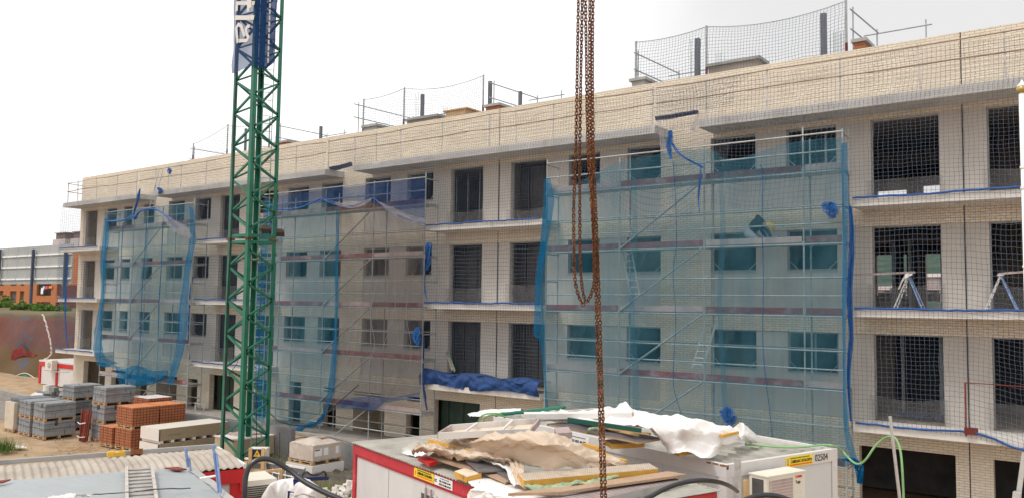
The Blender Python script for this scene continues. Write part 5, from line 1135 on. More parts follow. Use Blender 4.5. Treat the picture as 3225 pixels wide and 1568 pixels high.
# orange brick packs
ORB = brickmat('orange_brick_pack', (.47,.175,.08), (.40,.14,.065), (.20,.07,.04), bw=.125, rh=.10, ms=.03, var=.16, off=0.)
ORT = mat('orange_brick_top', (.50,.18,.07), .9, var=.15, scale=6, dirt=(.60,.33,.22), dscale=4)
SHR = veil('dusty_shrink_wrap', (.50,.36,.30), .25, .2, (2., 1.)); 
WRAPW = mat('printed_white_wrap', (.62,.58,.58), .5, var=.08, scale=5, dirt=(.42,.14,.13), dscale=13, dlo=.55, dhi=.62)
def brick_load(nx, ny, z, wx, wy, h, label, top=None):
    g = E('brick_load', (nx-wx/2, ny+wy/2, z), label, 'bricks', 'pallet loads of orange hollow bricks')
    p = MB(); pallet(p, nx-wx, ny, z, wx, wy); p.build('pallet', PALLET, g)
    m = MB(); m.box(nx-wx, nx, ny, ny+wy, z+.122, z+h-.012, 0); m.build('bricks', ORB, g)
    t = MB(); n = 6
    t.box(nx-wx-.002, nx+.002, ny-.002, ny+wy+.002, z+h-.011, z+h); t.build('top_layer', top or ORT, g)
    for f in (.3, .62): MB().box(nx-wx+wx*f, nx-wx+wx*f+.014, ny-.006, ny-.001, z+.12, z+h+.002).build('strap', BLACK, g)
    return g
HB = .79
x, y = corner(411, 1421)
brick_load(x, y, 0, 1.15, 1.0, HB, 'lower front load of orange bricks next to the cream board packs')
brick_load(x+.02, y+.01, HB, 1.15, 1.02, HB, 'upper front load of orange bricks above the cream board packs')
brick_load(x, y+1.12, 0, 1.15, 1.0, HB, 'lower rear load of orange bricks by the grey block wall')
brick_load(x+.03, y+1.10, HB, 1.15, 1.02, HB, 'upper rear load of orange bricks by the grey block wall')
brick_load(x-1.28, y-.05, 0, .95, 1.0, HB-.05, 'single low load of orange bricks left of the others')
brick_load(x-1.22, y+1.3, .02, 1.1, 1.0, 1.70, 'tall load of orange bricks under white printed wrap', WRAPW)
# cream board packs
PACKE = mat('pack_white_end', (.66,.60,.56), .7, var=.04); PACK = mat('cream_board_pack', (.42,.34,.235), .8, var=.06, scale=2, dirt=(.36,.29,.2), dscale=3); PTOP = mat('pack_top', (.60,.55,.47), .7, var=.05)
PACKL = brickmat('board_pack_layers', (.44,.36,.25), (.40,.33,.225), (.30,.24,.16), bw=9., rh=.0125, ms=.004, var=.06)
x, y = corner(495, 1446)
def board_pack(z, label, dx=0):
    g = E('board_pack', (x-.6, y+1.4, z), label, 'board pack', 'strapped packs of plasterboard')
    b = MB()
    for i in range(7): b.box(x-1.2+dx, x+dx, y+.06+i*.42, y+.18+i*.42, z, z+.09)
    b.build('bearer', PACKE, g)
    MB().box(x-1.2+dx, x+dx, y, y+2.75, z+.092, z+.50).build('boards', PACKL, g)
    MB().box(x-1.203+dx, x+.003+dx, y-.003, y-.0005, z+.092, z+.50).build('end_cover', PACKE, g); MB().box(x-1.2+dx, x+dx, y, y+2.75, z+.5005, z+.506).build('top_cover', PTOP, g)
    for yy in (y+.0,): MB().box(x+.001+dx, x+.006+dx, y, y+.05, z+.092, z+.50).build('edge_strip', DARKPART, g)
    s = MB().box(x+.0035+dx, x+.005+dx, y+2.45, y+2.6, z+.22, z+.42); s.build('label_sheet', PACKE, g)
    l = MB()
    for i in range(9): l.box(x+.006+dx, x+.007+dx, y+.35+i*.055, y+.39+i*.055, z+.26-(.012 if i > 6 else 0), z+.275+(i % 3)*.008)
    l.build('print_mark', mat('green_print', (.10,.20,.10), .8) if 'green_print' not in bpy.data.materials else bpy.data.materials['green_print'], g)
board_pack(0, 'lower cream board pack on bearers left of the crane mast'); board_pack(.535, 'upper cream board pack on bearers left of the crane mast', .04)
# third pack / wrapped sacks seen through the mast
a = Q(752, 1400, .5); g = E('board_pack', (a.x, a.y, 0), 'pale wrapped pack with bricks on top seen through the crane mast', 'board pack')
MB().box(a.x-1.0, a.x+.35, a.y-.3, a.y+2.0, .1, .72).build('boards', PACK, g); MB().box(a.x-1.02, a.x+.37, a.y-.32, a.y+2.02, .72, .76).build('top_cover', PACKE, g)
for i in range(4): MB().box(a.x-.9+.1*i, a.x-.2+.1*i, a.y+.1+i*.22, a.y+.28+i*.22, .76, .83).build('loose_brick', PINK, g)
# red props bundle
q = Q(262, 1388, 0)
g = E('prop_bundle', (q.x, q.y, 0), 'bundle of red-brown steel props tied with pale cord between block stacks', 'steel props')
REDB = mat('red_brown_steel', (.20,.045,.03), .7, var=.3, scale=6)
for i in range(9):
    a = Vector((q.x+(-.28+.07*i)*.6, q.y-.05+.05*(i % 3), 0)); MB().bar(a, a+Vector((.05+.06*(i-4)*.3, .05, 1.15+random.uniform(-.12,.12))), .06, .07).build('prop', REDB, g)
MB().tube([(q.x-.26,q.y-.12,.72),(q.x,q.y-.16,.68),(q.x+.28,q.y-.08,.74)], .022, 5).tube([(q.x-.26,q.y-.12,.2),(q.x,q.y-.16,.16),(q.x+.28,q.y-.08,.2)], .018, 5).build('cord', PACKE, g)
# block walls
BLW = brickmat('block_wall', (.225,.235,.25), (.185,.195,.21), (.36,.34,.32), bw=.40, rh=.205, ms=.012, var=.16, dirt=(.28,.27,.25))
BLWL = brickmat('pale_block_wall', (.34,.33,.32), (.27,.27,.27), (.42,.37,.31), bw=.40, rh=.205, ms=.03, var=.16)
def bwall(pts, h, name, label, m=None, th=.2, steps=None, caps=True):
    g = E(name, (pts[0][0], pts[0][1], 0), label, 'wall')
    for (ax_, ay_), (bx_, by_) in zip(pts, pts[1:]):
        a = Vector((ax_, ay_, 0)); b = Vector((bx_, by_, 0)); d = (b-a); L_ = d.length; d.normalize(); n = Vector((-d.y, d.x, 0))
        k = steps or 1
        for i in range(k):
            hh = h if not isinstance(h, list) else h[i]
            c0 = a+d*L_*i/k; c1 = a+d*L_*(i+1)/k
            MB().obb((c0+c1)/2+UP*hh/2, d, n, UP, (c1-c0).length/2, th/2, hh/2).build('blockwork', m or BLW, g)
            if caps:
                c = MB(); nn = max(1, int((c1-c0).length/.2))
                for j in range(nn):
                    t = c0.lerp(c1, (j+.5)/nn); c.obb(t+UP*(hh+.001), d, n, UP, .06, .06, .003)
                c.build('cell_hole', DARKPART, g)
    return g
P1 = Q(922, 1440, 0); zt1 = vplane(922, 1347, P1, Vector((1,0,0))).z
P0 = P1+Vector((-9.2, 1.5, 0))
w0 = Q(566, 1297, zt1); w1 = Q(924, 1349, zt1)
bwall([(w0.x, w0.y), (w1.x, w1.y)], zt1, 'block_wall', 'long grey block wall behind the brick packs and the crane mast')
P2 = Q(1021, 1370, 1.5)
a = Q(1018, 1450, 0); zt2 = vplane(1022, 1372, a, Vector((1,0,0))).z
bwall([(a.x, a.y), (a.x+4.5, a.y-.9)], [zt2, zt2, zt2], 'block_wall', 'grey block wall standing before the red framed cabin', steps=3)
MB_ = bwall([(a.x-.62, a.y+.12), (a.x-.1, a.y+.02)], [zt2*.55, zt2*.8], 'block_wall_steps', 'stepped left end of the grey block wall before the cabin', steps=2)
a = Q(0, 1225, 1.3); b = Q(152, 1262, 1.3)
bwall([(a.x-4, a.y+.6), (a.x, a.y), (b.x, b.y)], 1.3, 'block_wall', 'pale grey block wall at the left edge behind the block loads', BLWL, caps=False)
# debris and planks behind the blocks
def rubble(c, r, n, s, m, name, label, cat='rubble', zz_=.0):
    mb = MB()
    for i in range(n):
        a = random.uniform(0, 6.3); d = r*math.sqrt(random.random()); x_ = c[0]+math.cos(a)*d; y_ = c[1]+math.sin(a)*d; hz = zz_+max(0, (1-d/r))*r*.45*random.random()
        ax = Vector((random.uniform(-1,1), random.uniform(-1,1), random.uniform(-.4,.4))).normalized(); ay = ax.cross(Vector((random.uniform(-.3,.3), random.uniform(-.3,.3), 1))).normalized()
        mb.obb((x_, y_, hz+s*.3), ax, ay, ax.cross(ay), s*random.uniform(.3,.9), s*random.uniform(.3,.6), s*random.uniform(.2,.5))
    return tag(mb.build(name, m), label, cat, kind='stuff')
c = Q(185, 1245, .3); rubble((c.x, c.y), 1.6, 60, .3, BLOCK, 'rubble', 'heap of loose grey blocks between the cabin and the tall stack')
board('pale_board', [(95,1243,.9),(128,1252,.9),(136,1238,.9),(110,1234,.9)], .04, PACKE, 'pale board lying behind the pale block wall', 'board')
c = Q(150, 1222, .3); tag(MB().tube([(c.x,c.y,0),(c.x,c.y,.5)], .24, 14).build('drum', CONCW), 'pale round drum behind the block loads', 'drum')
# soil marks and scraps on the ground
for i, (u, v, s, lb) in enumerate(((60,1405,.30,'white plaster splash on the sandy ground'),)):
    q = Q(u, v, .09); tag(MB().grid(lambda a, b, q=q, s=s: (q.x+math.cos(a*6.283)*s*b*(1+.3*math.sin(a*17)), q.y+math.sin(a*6.283)*s*.8*b*(1+.3*math.cos(a*13)), .085+.0*b), 30, 3).build('plaster_splash', PACKE), lb, 'plaster')
m = MB()
for i in range(160):
    u, v = random.uniform(170, 330), random.uniform(1390, 1425)
    if random.random() < .5: u, v = random.gauss(240, 35), random.gauss(1412, 8)
    q = Q(u, v, .07); a = random.uniform(0, 3.14); l = random.uniform(.04, .22); m.bar(q, q+Vector((math.cos(a)*l, math.sin(a)*l, .012)), .012, .01)
tag(m.build('wood_scraps', PALLET), 'thin wood scraps scattered on sand before the block stacks', 'wood scraps', kind='stuff')
m = MB()
for i in range(420):
    x_, y_ = random.uniform(-46, -18), random.uniform(-12, -2.2); s = random.choice((.012,.02,.025,.04)); m.obb((x_, y_, .04), (1,.3,.1), (-.3,1,.1), (0,0,1), s, s*.7, s*.6)
tag(m.build('stones', BLWL), 'small stones scattered over the sandy ground', 'stones', kind='stuff')
# ================================================================ LEFT HUT, METAL ROOF, LADDER
HZ = 2.6
Pp = Q(682, 1413, HZ); Qq = Q(768, 1480, HZ-.06); er = Qq-Pp; er.z = 0; Wh = er.length; er.normalize(); el_ = Vector((er.y, -er.x, 0))
if (Q(0, 1440, HZ)-Pp).dot(el_) < 0: el_ = -el_
Lh = 7.
hut = E('site_hut', (Pp.x, Pp.y, 0), 'white site hut with red frame and tan corrugated roof at lower left', 'hut')
corr(Pp, el_, er, Lh, Wh, HZ, .125, .014, 'corrugated_roof', ROOFT, hut, sag=.10, over=.0)
bx('back_flashing', Pp, el_, er, -.02, Lh, -.05, .02, HZ+.02, HZ+.10, CONC, hut); bx('edge_trim', Pp, el_, er, -.035, .012, -.04, Wh+.03, HZ-.02, HZ+.055, CONCW, hut)
bx('front_beam', Pp, el_, er, -.02, Lh, Wh-.06, Wh+.02, HZ-.27, HZ-.035, REDP, hut); bx('side_beam', Pp, el_, er, -.02, .06, .02, Wh-.061, HZ-.25, HZ-.03, REDP, hut)
bx('corner_post', Pp, el_, er, .0, .22, Wh-.14, Wh-.01, .1, HZ-.271, REDP, hut); bx('bracket', Pp, el_, er, -.02, .07, Wh-.12, Wh+.03, HZ-.42, HZ-.272, REDP, hut)
bx('wall_panel', Pp, el_, er, .221, Lh, Wh-.10, Wh-.05, .1, HZ-.271, CABW, hut); bx('wall_panel', Pp, el_, er, .02, .07, .05, Wh-.141, .1, HZ-.251, CABW, hut); bx('wall_panel', Pp, el_, er, .071, Lh, .05, .1, .1, HZ-.06, CABW, hut)
q = Q(365, 1428, HZ+.09); tag(MB().obb(q, el_, er, UP, .15, .07, .035).obb(q+el_*.08+UP*.03, el_, er, UP, .05, .05, .022).obb(q-el_*.10+UP*.02, el_, er, UP, .05, .04, .03).build('yellow_bag', mat('yellow_bag', (.62,.38,.05), .7, var=.2)), 'small yellow bag on the back edge of tan roof', 'bag')
q = Q(430, 1424, HZ+.08); tag(MB().obb(q, el_, (er+UP*.5).normalized(), UP, .10, .07, .05).build('rusty_scrap', RUST), 'rusty scrap piece on the back edge of the tan roof', 'scrap')
# hut air conditioner
q = Q(775, 1497, 2.05); g = E('air_conditioner', (q.x, q.y, 1.3), 'white box air conditioner with louvres behind the left hut corner', 'air conditioner')
a1 = Vector((.8,-.6,0)).normalized()
MB().obb(q+Vector((.15,.1,-.42)), er, el_, UP, .42, .32, .42).build('casing', CREAMP, g)
lv = MB(); c0 = q+Vector((.15,.1,-.42))+er*.425
for i in range(16): lv.obb(c0+UP*(-.3+i*.04)+el_*.02, el_, er, UP, .24, .006, .012)
c1 = q+Vector((.15,.1,-.42))-el_*.325
for i in range(16): lv.obb(c1+UP*(-.3+i*.04), er, el_, UP, .32, .006, .012)
lv.build('louvres', DARKPART, g)
# grey metal roof nearer the camera
m0 = [Q(*p) for p in ((-60,1522,2.72),(0,1514,2.72),(120,1505,2.74),(260,1494,2.76),(400,1483,2.76),(520,1476,2.74),(590,1474,2.72))]
dn = (Q(720, 1590, 2.62)-m0[-1])
GH_ = E('shed', (m0[3].x, m0[3].y, 0), 'shed with smooth grey metal roof and white trim in the lower left corner', 'shed')
def roofg(u, v):
    p = cr(m0, u); q_ = p+dn*v*1.6; return Vector((q_.x, q_.y, p.z+.05*math.sin(math.pi*min(1, v*1.2))-.10*v+.003*math.sin(v*200)+.014*abs(math.sin(v*26))**12))
MB().grid(roofg, 60, 300).build('metal_roof', ROOFG, GH_)
te = [roofg(1, i/12)+UP*.015+Vector((.02,.0,0)) for i in range(13)]
MB().tube(te, .06, 4).build('edge_trim', CONC, GH_)
tr = MB()
for i in range(34): p = roofg(1, i/34)+Vector((.045,.01,-.045)); tr.box(p.x-.012, p.x+.012, p.y-.012, p.y+.012, p.z-.012, p.z+.012)
tr.build('rivet', DARKPART, GH_)
c_ = (m0[0]+m0[-1])/2+dn*.8
MB().obb(Vector((c_.x, c_.y, 1.25)), (m0[-1]-m0[0]).normalized(), dn.normalized(), UP, (m0[-1]-m0[0]).length*.45, dn.length*.7, 1.2).build('walls', CABG, GH_)
for pts, lb in (([(518,1471,2.80),(560,1468,2.80),(588,1475,2.79),(560,1478,2.79)], 'red metal flashing on the back edge of grey roof, right'), ([(-10,1512,2.8),(34,1507,2.8),(10,1516,2.79),(-10,1518,2.79)], 'red metal flashing at the left edge of grey roof')):
    board('flashing', pts, .02, REDB, lb, 'flashing')
# ladder on the roof
la, lb_2 = Q(438, 1470, 2.86), Q(448, 1600, 2.78); lside = (Q(481, 1467, 2.86)-Q(402, 1472, 2.86)); lw_ = lside.length
g = ladder(la, lb_2, lside, lw_, 'old wooden ladder lying on the grey metal roof', 11, .034, mat('weathered_wood', (.46,.42,.38), .85, var=.2, scale=9))
q = [Q(*p) for p in zz([(180,1572),(240,1562),(286,1558)], 2.85)]
tag(sheet([q, [p+Vector((.05,-.25,.04)) for p in q], [p+Vector((.1,-.5,-.02)) for p in q]], 30, 14, .05, (4, 3), 101, nrm=(0,0,1)).build('white_sheet', TARPW), 'white sheet at the bottom edge on the grey metal roof', 'sheet')
rope([Q(290,1556,2.83), Q(400,1548,2.85), Q(480,1540,2.88), Q(600,1536,2.80)], .008, 'thin dark wire across the ladder on the grey roof', BLACK, 'wire', 'wire', .004, 30, 4)
# blue tubes at the hut front
for (a, b, c, lb) in (((585,1410),(592,1470),(596,1480),'short blue bent tube standing behind the grey roof'), ((671,1400),(690,1552),(700,1560),'tall blue-white steel tubes leaning in front of the red beam')):
    dd = 12.2; g = E('steel_tube', DP(b[0], b[1], dd), lb, 'steel tube')
    MB().tube([DP(a[0], a[1], dd), DP(*b, dd)], .019, 8).build('tube', BLUEST, g)
    if a[0] < 600: MB().tube([DP(583,1432,dd), DP(597,1444,dd), DP(601,1482,dd)], .014, 6).build('tube', BLUEST, g)
    else: MB().tube([DP(674,1418,dd), DP(683,1432,dd), DP(696,1552,dd-.2)], .015, 6).build('tube', BLUEST, g); MB().tube([DP(630,1505,dd), DP(680,1497,dd)], .018, 6).build('tube', SIGNW, g)
# ================================================================ BETWEEN MAST AND CABIN
q = Q(812, 1455, .1)
g = E('warning_sign', (q.x, q.y, 0), 'navy board with yellow high voltage triangle on a pale cabinet', 'sign')
so_ = DP(810, 1430, 25.); fx = Vector((R.col[0].x, R.col[0].y, 0)).normalized(); fy = Vector((-fx.y, fx.x, 0))
MB().obb(so_+fy*.2+UP*-.25, fx, fy, UP, .26, .18, .42).build('cabinet', CREAMP, g); MB().obb(so_-fy*.0, fx, fy, UP, .145, .01, .155).build('board', mat('sign_navy', (.012,.022,.085), .5), g)
tri = MB(); o_ = so_-fy*.014+UP*.02
tri.add([o_-fx*.115-UP*.08, o_+fx*.115-UP*.08, o_+UP*.12], [(0,1,2)]).build('triangle', mat('sign_amber', (.80,.45,.02), .5), g)
o_ = o_-fy*.004
MB().add([o_+fx*.012+UP*.065, o_-fx*.028-UP*.01, o_-fx*.004-UP*.005, o_-fx*.014-UP*.06, o_+fx*.028+UP*.012, o_+fx*.004+UP*.008], [(0,1,2,5),(5,2,3,4)]).build('bolt_symbol', INK, g)
for dz in (-.095, -.115): MB().obb(so_-fy*.013+UP*(dz), fx, fy, UP, .035, .001, .004).build('small_print', SIGNW, g)
MB().obb(so_-fy*.02+UP*-.33, fx, fy, UP, .12, .02, .075).build('vent', DARKPART, g)
rt = MB(); 
for dx_ in (-.19, .19): rt.obb(so_+fx*dx_-UP*.35-fy*.05, fx, fy, UP, .05, .03, .55)
rt.build('post', WOODP, g)
# wrapped pallet on a concrete block
q = Q(983, 1500, .1)
g = E('wrapped_pallet', (q.x, q.y, .35), 'shrink wrapped pallet of tiles with paper labels before the block wall', 'pallet')
TS_ = mat('wrapped_tiles', (.50,.42,.36), .45, var=.08, scale=5, dirt=(.62,.55,.48), dscale=4, spec=.6)
nx_, ny_ = q.x, q.y
MB().box(nx_-1.25, nx_+.05, ny_-.05, ny_+1.25, .02, .42).build('support_block', CONCW, g)
p = MB(); pallet(p, nx_-1.2, ny_, .43, 1.2, 1.2); p.build('pallet', PALLET, g)
m = MB()
def topw(u, v):
    x_, y_ = nx_-1.18+1.16*u, ny_+.02+1.16*v; e_ = min(u, v, 1-u, 1-v); return (x_, y_, 1.04+.14*min(1, e_*3.2)+.025*noise.noise(Vector((x_*5, y_*5, 0))))
MB().box(nx_-1.18, nx_-.02, ny_+.02, ny_+1.18, .56, 1.038).build('tiles', TS_, g); m.grid(topw, 24, 24).build('wrapping', TS_, g)
for yy, w_ in ((.08,.30),(.45,.18),(.95,.12)): MB().box(nx_-.018, nx_-.014, ny_+yy, ny_+yy+w_, .70, .93).build('paper_label', SIGNW, g)
MB().box(nx_-.013, nx_-.011, ny_+.10, ny_+.30, .87, .91).build('label_print', REDB, g)
MB().obb((nx_-.45, ny_+.75, 1.19), (1,0,0), (0,1,0), (0,0,1), .14, .16, .008).build('open_patch', CHIP, g)
# reinforcement coils
a = Q(985, 1420, .3)
g = E('rebar_coil', (a.x, a.y, 0), 'rust red reinforcement hoops and mesh between the two block walls', 'reinforcement')
REBD = mat('dark_rebar', (.07,.04,.035), .9)
REB = mat('rust_red_rebar', (.22,.03,.02), .8, var=.3, scale=20)
for (u, v, r_) in ((950,1390,.42),(985,1395,.50),(970,1398,.46),(1000,1400,.4)):
    c = Q(u, v+14, .35); MB().tube([c+fx*math.cos(t)*r_+UP*(math.sin(t)*r_*.75)+fy*.1*math.sin(t*2) for t in [i*math.pi/14 for i in range(29)]], .014, 5).build('hoop', REB, g)
mm_ = MB()
for i in range(16): b_ = Q(922+i*6.2, 1413, .30); mm_.tube([b_-UP*.32, b_+UP*.12], .009, 4)
for v in (1404, 1410, 1416): mm_.tube([Q(918,v,.3), Q(1018,v-1,.3)], .010, 4)
mm_.build('mesh_panel', REB, g)
for i, (u, v0, v1) in enumerate(((864,1380,1440),(881,1362,1445),(910,1388,1425),(808,1368,1412))):
    a = DP(u, v1, 28.); b = DP(u, v0, 28.); t_ = MB().tube([a, b, b+fx*(.07 if i != 1 else .0)+UP*(-.0 if i != 1 else .02)], .012, 5)
    tag(t_.build('starter_bar', REBD), ('hooked starter bar right of the warning sign','straight tall starter bar right of warning sign','hooked starter bar at the end of long block wall','hooked starter bar above the warning sign')[i], 'reinforcement')
# wooden barrier, pit edge
for (u0, v0, u1, v1, lb) in ((776,1490,890,1477,'top rail of yellowish timber barrier beside black hose'),(888,1477,882,1528,'right post of the timber barrier'),(790,1455,788,1490,'left post of the timber barrier'),(752,1458,780,1456,'short timber rail left of the barrier')):
    tag(MB().bar(DP(u0, v0, 19.), DP(u1, v1, 19.), .055, .075, fy).build('timber', WOODP), lb, 'timber')
a = Q(772, 1478, .35); b = Q(960, 1512, .35)
g = E('steel_trough', a, 'grey steel formwork panel with ribs lying behind the covered machine', 'formwork')
d_ = (b-a).normalized(); dq = Vector((d_.y, -d_.x, 0))
if dq.y > 0: dq = -dq
MB().obb((a+b)/2, d_, dq, UP, (b-a).length/2, .02, .35).build('panel', mat('steel_panel', (.16,.16,.18), .6, .3, var=.15, scale=3), g); MB().bar(a+UP*.35, b+UP*.35, .08, .05).build('rim', CONCW, g)
for i in range(9): c = a.lerp(b, (i+.7)/9.5)+dq*.05; MB().bar(c-UP*.3, c+UP*.2, .02, .03).build('rib', CONCW, g)
MB().tube([a.lerp(b, .2)+dq*.07+UP*.12, b+dq*.07+UP*.05], .02, 6).build('tube', CONCW, g)
c = Q(825, 1550, .7)
g = E('duct', c, 'ribbed grey duct lying left of the covered machine', 'pipe')
MB().tube([Q(800,1535,.9), Q(860,1545,.9)], .16, 16).build('pipe', mat('grey_duct', (.2,.21,.24), .4, .3), g)
# covered machine with blue frame
tc = [Q(*p) for p in ((845,1560,1.7),(870,1530,1.9),(905,1515,1.95),(940,1512,1.95),(980,1520,1.95),(1010,1540,1.85),(1028,1568,1.6))]
g = E('covered_machine', (tc[3].x, tc[3].y, 0), 'machine under a tied white sheet with navy blue steel arm', 'machine')
lo_ = [Vector((p.x, p.y, .3))+(-fy*.15)+fx*(.1*(i-3)) for i, p in enumerate(tc)]
md = [p-fy*.55+UP*(-.02+.03*math.sin(i*2)) for i, p in enumerate(tc)]; fr_ = [Vector((p.x, p.y, .4))-fy*.75 for p in tc]; bk = [p+fy*.12-UP*.5 for p in tc]
sheet([bk, tc, md, fr_], 60, 50, .10, (6, 4), 103, nrm=-fy).build('cover', TARPW, g)
zc_ = tc[3]
pa_ = DP(938, 1505, 16.2); pb_ = DP(946, 1590, 16.2)
MB().bar(pa_, pb_, .16, .12, fy).build('blue_column', NAVY, g); MB().bar(DP(936,1512,16.2), DP(925,1570,16.2), .03, .05, fy).build('blue_column', NAVY, g)
MB().bar(DP(936,1508,16.2), DP(1026,1504,17.4), .14, .07).build('blue_arm', NAVY, g)
MB().bar(DP(910,1545,15.9), DP(906,1590,15.9), .03, .03).bar(DP(906,1546,15.9), DP(925,1550,15.9), .03, .02).build('frame', NAVY, g)
MB().tube(curve([DP(952,1500,16.3), DP(958,1487,16.3), DP(968,1486,16.3), DP(980,1494,16.4), DP(1000,1494,16.6), DP(1018,1484,16.8), DP(1026,1490,17), DP(1026,1504,17)], 30), .022, 6).build('handle_tube', BLACK, g)
MB().tube([DP(918,1552,15.8), DP(930,1560,15.7), DP(950,1552,15.7), DP(985,1560,15.8), DP(1005,1572,15.9)], .02, 5).tube([DP(925,1575,15.7), DP(932,1556,15.7), DP(940,1572,15.7)], .018, 5).build('cord', PACKE, g)
# plaster sacks / rubble bags, grass, mud
c = Q(1080, 1540, .3); rubble((c.x+.2, c.y), 1.1, 160, .17, PACKE, 'rubble', 'pile of pale broken plaster beside the red cabin corner')
MUD = mat('dark_mud', (.10,.085,.065), .95, var=.4, scale=6)
c = Q(1035, 1500, .15); c2 = Q(880, 1460, .1)
for cc_, lb in ((c, 'dark muddy bank below the grey block wall'), (c2, 'dark muddy bank below the hooked starter bars')):
    def mud(u, v, cc_=cc_): 
        x_ = cc_.x-1.5+3.2*u; y_ = cc_.y-.8+2.4*v; e_ = min(u, v, 1-u, 1-v)
        return (x_, y_, -.05+min(1, e_*5)*(.22+.12*noise.noise(Vector((x_*4, y_*4, 1)))))
    tag(MB().grid(mud, 40, 30).build('mud_bank', MUD), lb, 'soil', kind='stuff')
def grass(regions, n, h, name, label, m=None):
    mb = MB()
    for i in range(n):
        c, rx_, ry_ = random.choice(regions); x_, y_ = c[0]+random.gauss(0, rx_), c[1]+random.gauss(0, ry_); z_ = c[2] if len(c) > 2 else .05
        a = random.uniform(0, 6.3); l = h*random.uniform(.4, 1.2); dx_, dy_ = math.cos(a), math.sin(a); w_ = .008
        mb.add([(x_-dy_*w_, y_+dx_*w_, z_), (x_+dy_*w_, y_-dx_*w_, z_), (x_+dx_*l*.5, y_+dy_*l*.5, z_+l)], [(0,1,2)])
    return tag(mb.build(name, m or LEAF), label, 'grass', kind='stuff')
g0 = Q(1075, 1568, .1); g1_ = Q(1050, 1560, .1)
GRS = mat('dry_green_grass', (.16,.18,.05), .85, var=.5, scale=7, dirt=(.35,.26,.08), dscale=4)
grass([((g0.x, g0.y), .7, .5), ((g1_.x, g1_.y), .6, .4)], 2600, .35, 'grass', 'rough grass growing beside the red cabin corner', GRS)
g2_ = Q(5, 1415, .1)
grass([((g2_.x, g2_.y, .05), .25, .25)], 500, .5, 'grass', 'tuft of dark green plants at the left edge of the yard')
c3 = Q(850, 1458, .1); grass([((c3.x, c3.y, .15), 1.3, .4)], 500, .2, 'grass', 'weeds round the foot of the warning sign', GRS)
# trestle and small things at the foot of the building
a = P(628,1315,-2.2); g = E('trestle', (a.x, -2.2, 0), 'small steel trestle at the foot of the middle pier', 'trestle')
for dx_ in (-.35, .35):
    for s_ in (-.14, .14): MB().bar((a.x+dx_, -2.2, .75), (a.x+dx_+s_, -2.3, .02), .025, .025).build('leg', STEEL, g)
MB().bar((a.x-.45, -2.2, .76), (a.x+.45, -2.2, .76), .03, .04).build('top_bar', STEEL, g)
# ================================================================ BEYOND THE LEFT END OF THE BUILDING
random.seed(44)
def bank():
    mb = MB()
    def fn(u, v):
        x = -115+70*u; top = 4.45+.25*noise.noise(Vector((x*.3, 0, 0)))
        y = 2.2+v*1.6+.25*noise.noise(Vector((x*.3, v*3, 4)))
        if v > .75: return (x, y+ (v-.75)*60, top+.25*math.sin((v-.75)*12.5)*.3)
        return (x, y, -.1+top*(v/.75)+.08*noise.noise(Vector((x, v*6, 2))))
    return mb.grid(fn, 140, 40)
m_, t_, b_ = newmat('sprayed_soil_bank'); b_.inputs['Roughness'].default_value = .95
g_ = N(t_, 'ShaderNodeNewGeometry'); sp_ = N(t_, 'ShaderNodeSeparateXYZ'); t_.links.new(g_.outputs['Position'], sp_.inputs[0])
n1_ = noise_t(t_, .9, 6); n2_ = noise_t(t_, .22, 4); n3_ = noise_t(t_, .28, 3, stretch=(1, 1, 2.2))
c_ = mixc(t_, ramp(t_, n1_, .3, .7), (.12,.042,.03), (.155,.06,.042))
low_ = N(t_, 'ShaderNodeMapRange'); low_.inputs[1].default_value = 2.3; low_.inputs[2].default_value = 1.3; t_.links.new(sp_.outputs[2], low_.inputs[0])
c_ = mixc(t_, low_.outputs[0], c_, (.115,.07,.028))
c_ = mixc(t_, ramp(t_, n3_, .59, .66), c_, (.075,.08,.11))
hi_ = N(t_, 'ShaderNodeMapRange'); hi_.inputs[1].default_value = 3.9; hi_.inputs[2].default_value = 4.4; t_.links.new(sp_.outputs[2], hi_.inputs[0])
c_ = mixc(t_, hi_.outputs[0], c_, (.12,.10,.045))
t_.links.new(c_, b_.inputs['Base Color']); bump(t_, b_, noise_t(t_, 3, 6), .08, .6)
tag(bank().build('soil_bank', m_), kind='structure')
# red and green marks sprayed on the bank
MRED = mat('red_spray', (.17,.018,.016), .9, var=.3, scale=1.5, dirt=(.2,.08,.05), dscale=1.2); MGRN = mat('green_cloth', (.03,.20,.10), .8, var=.25); MORG = mat('orange_soil', (.28,.13,.04), .95, var=.2)
def patch(pts, y, m, name, label, cat):
    p = [P(u, v, y) for u, v in pts]; n = len(p); c = sum(p, Vector())/n
    k = [q+Vector((0, .03, 0)) for q in p]; mb = MB().add(p+k, [tuple(range(n))]+[(i, (i+1) % n, (i+1) % n+n, i+n) for i in range(n)]+[tuple(range(2*n-1, n-1, -1))])
    return tag(mb.build(name, m), label, cat)
patch([(32,1140),(38,1105),(58,1092),(66,1080),(85,1105),(120,1118),(108,1124),(80,1118),(55,1125),(36,1146)], 2.6, MRED, 'red_paint_mark', 'red arched paint mark sprayed on the soil bank', 'paint mark')
rows_ = [[P(u, v, 2.05) for u, v in ((32,1213),(45,1190),(60,1180),(80,1178),(100,1190),(118,1198))], [P(u, v, 2.0) for u, v in ((36,1211),(48,1196),(62,1188),(80,1198),(98,1202),(116,1198))]]
tag(sheet(rows_, 40, 8, .06, (5, 2), 3).build('green_cloth', MGRN), 'strip of green cloth draped low on the soil bank', 'cloth')
rope([P(u, v, 2.0) for u, v in ((32,1213),(45,1188),(60,1178),(80,1174),(100,1183),(116,1196))], .03, 'pale hose arching over the green cloth', PACKE, 'hose', 'hose', 0, 40, 5)
rope([P(u, v, 2.1) for u, v in ((134,990),(143,1010),(150,1040),(158,1070),(162,1100),(160,1118),(141,1132))], .055, 'pale rope of twisted sheeting down the edge of the soil bank', PACKE, 'rope', 'rope', .04, 60, 6)
pc = MB()
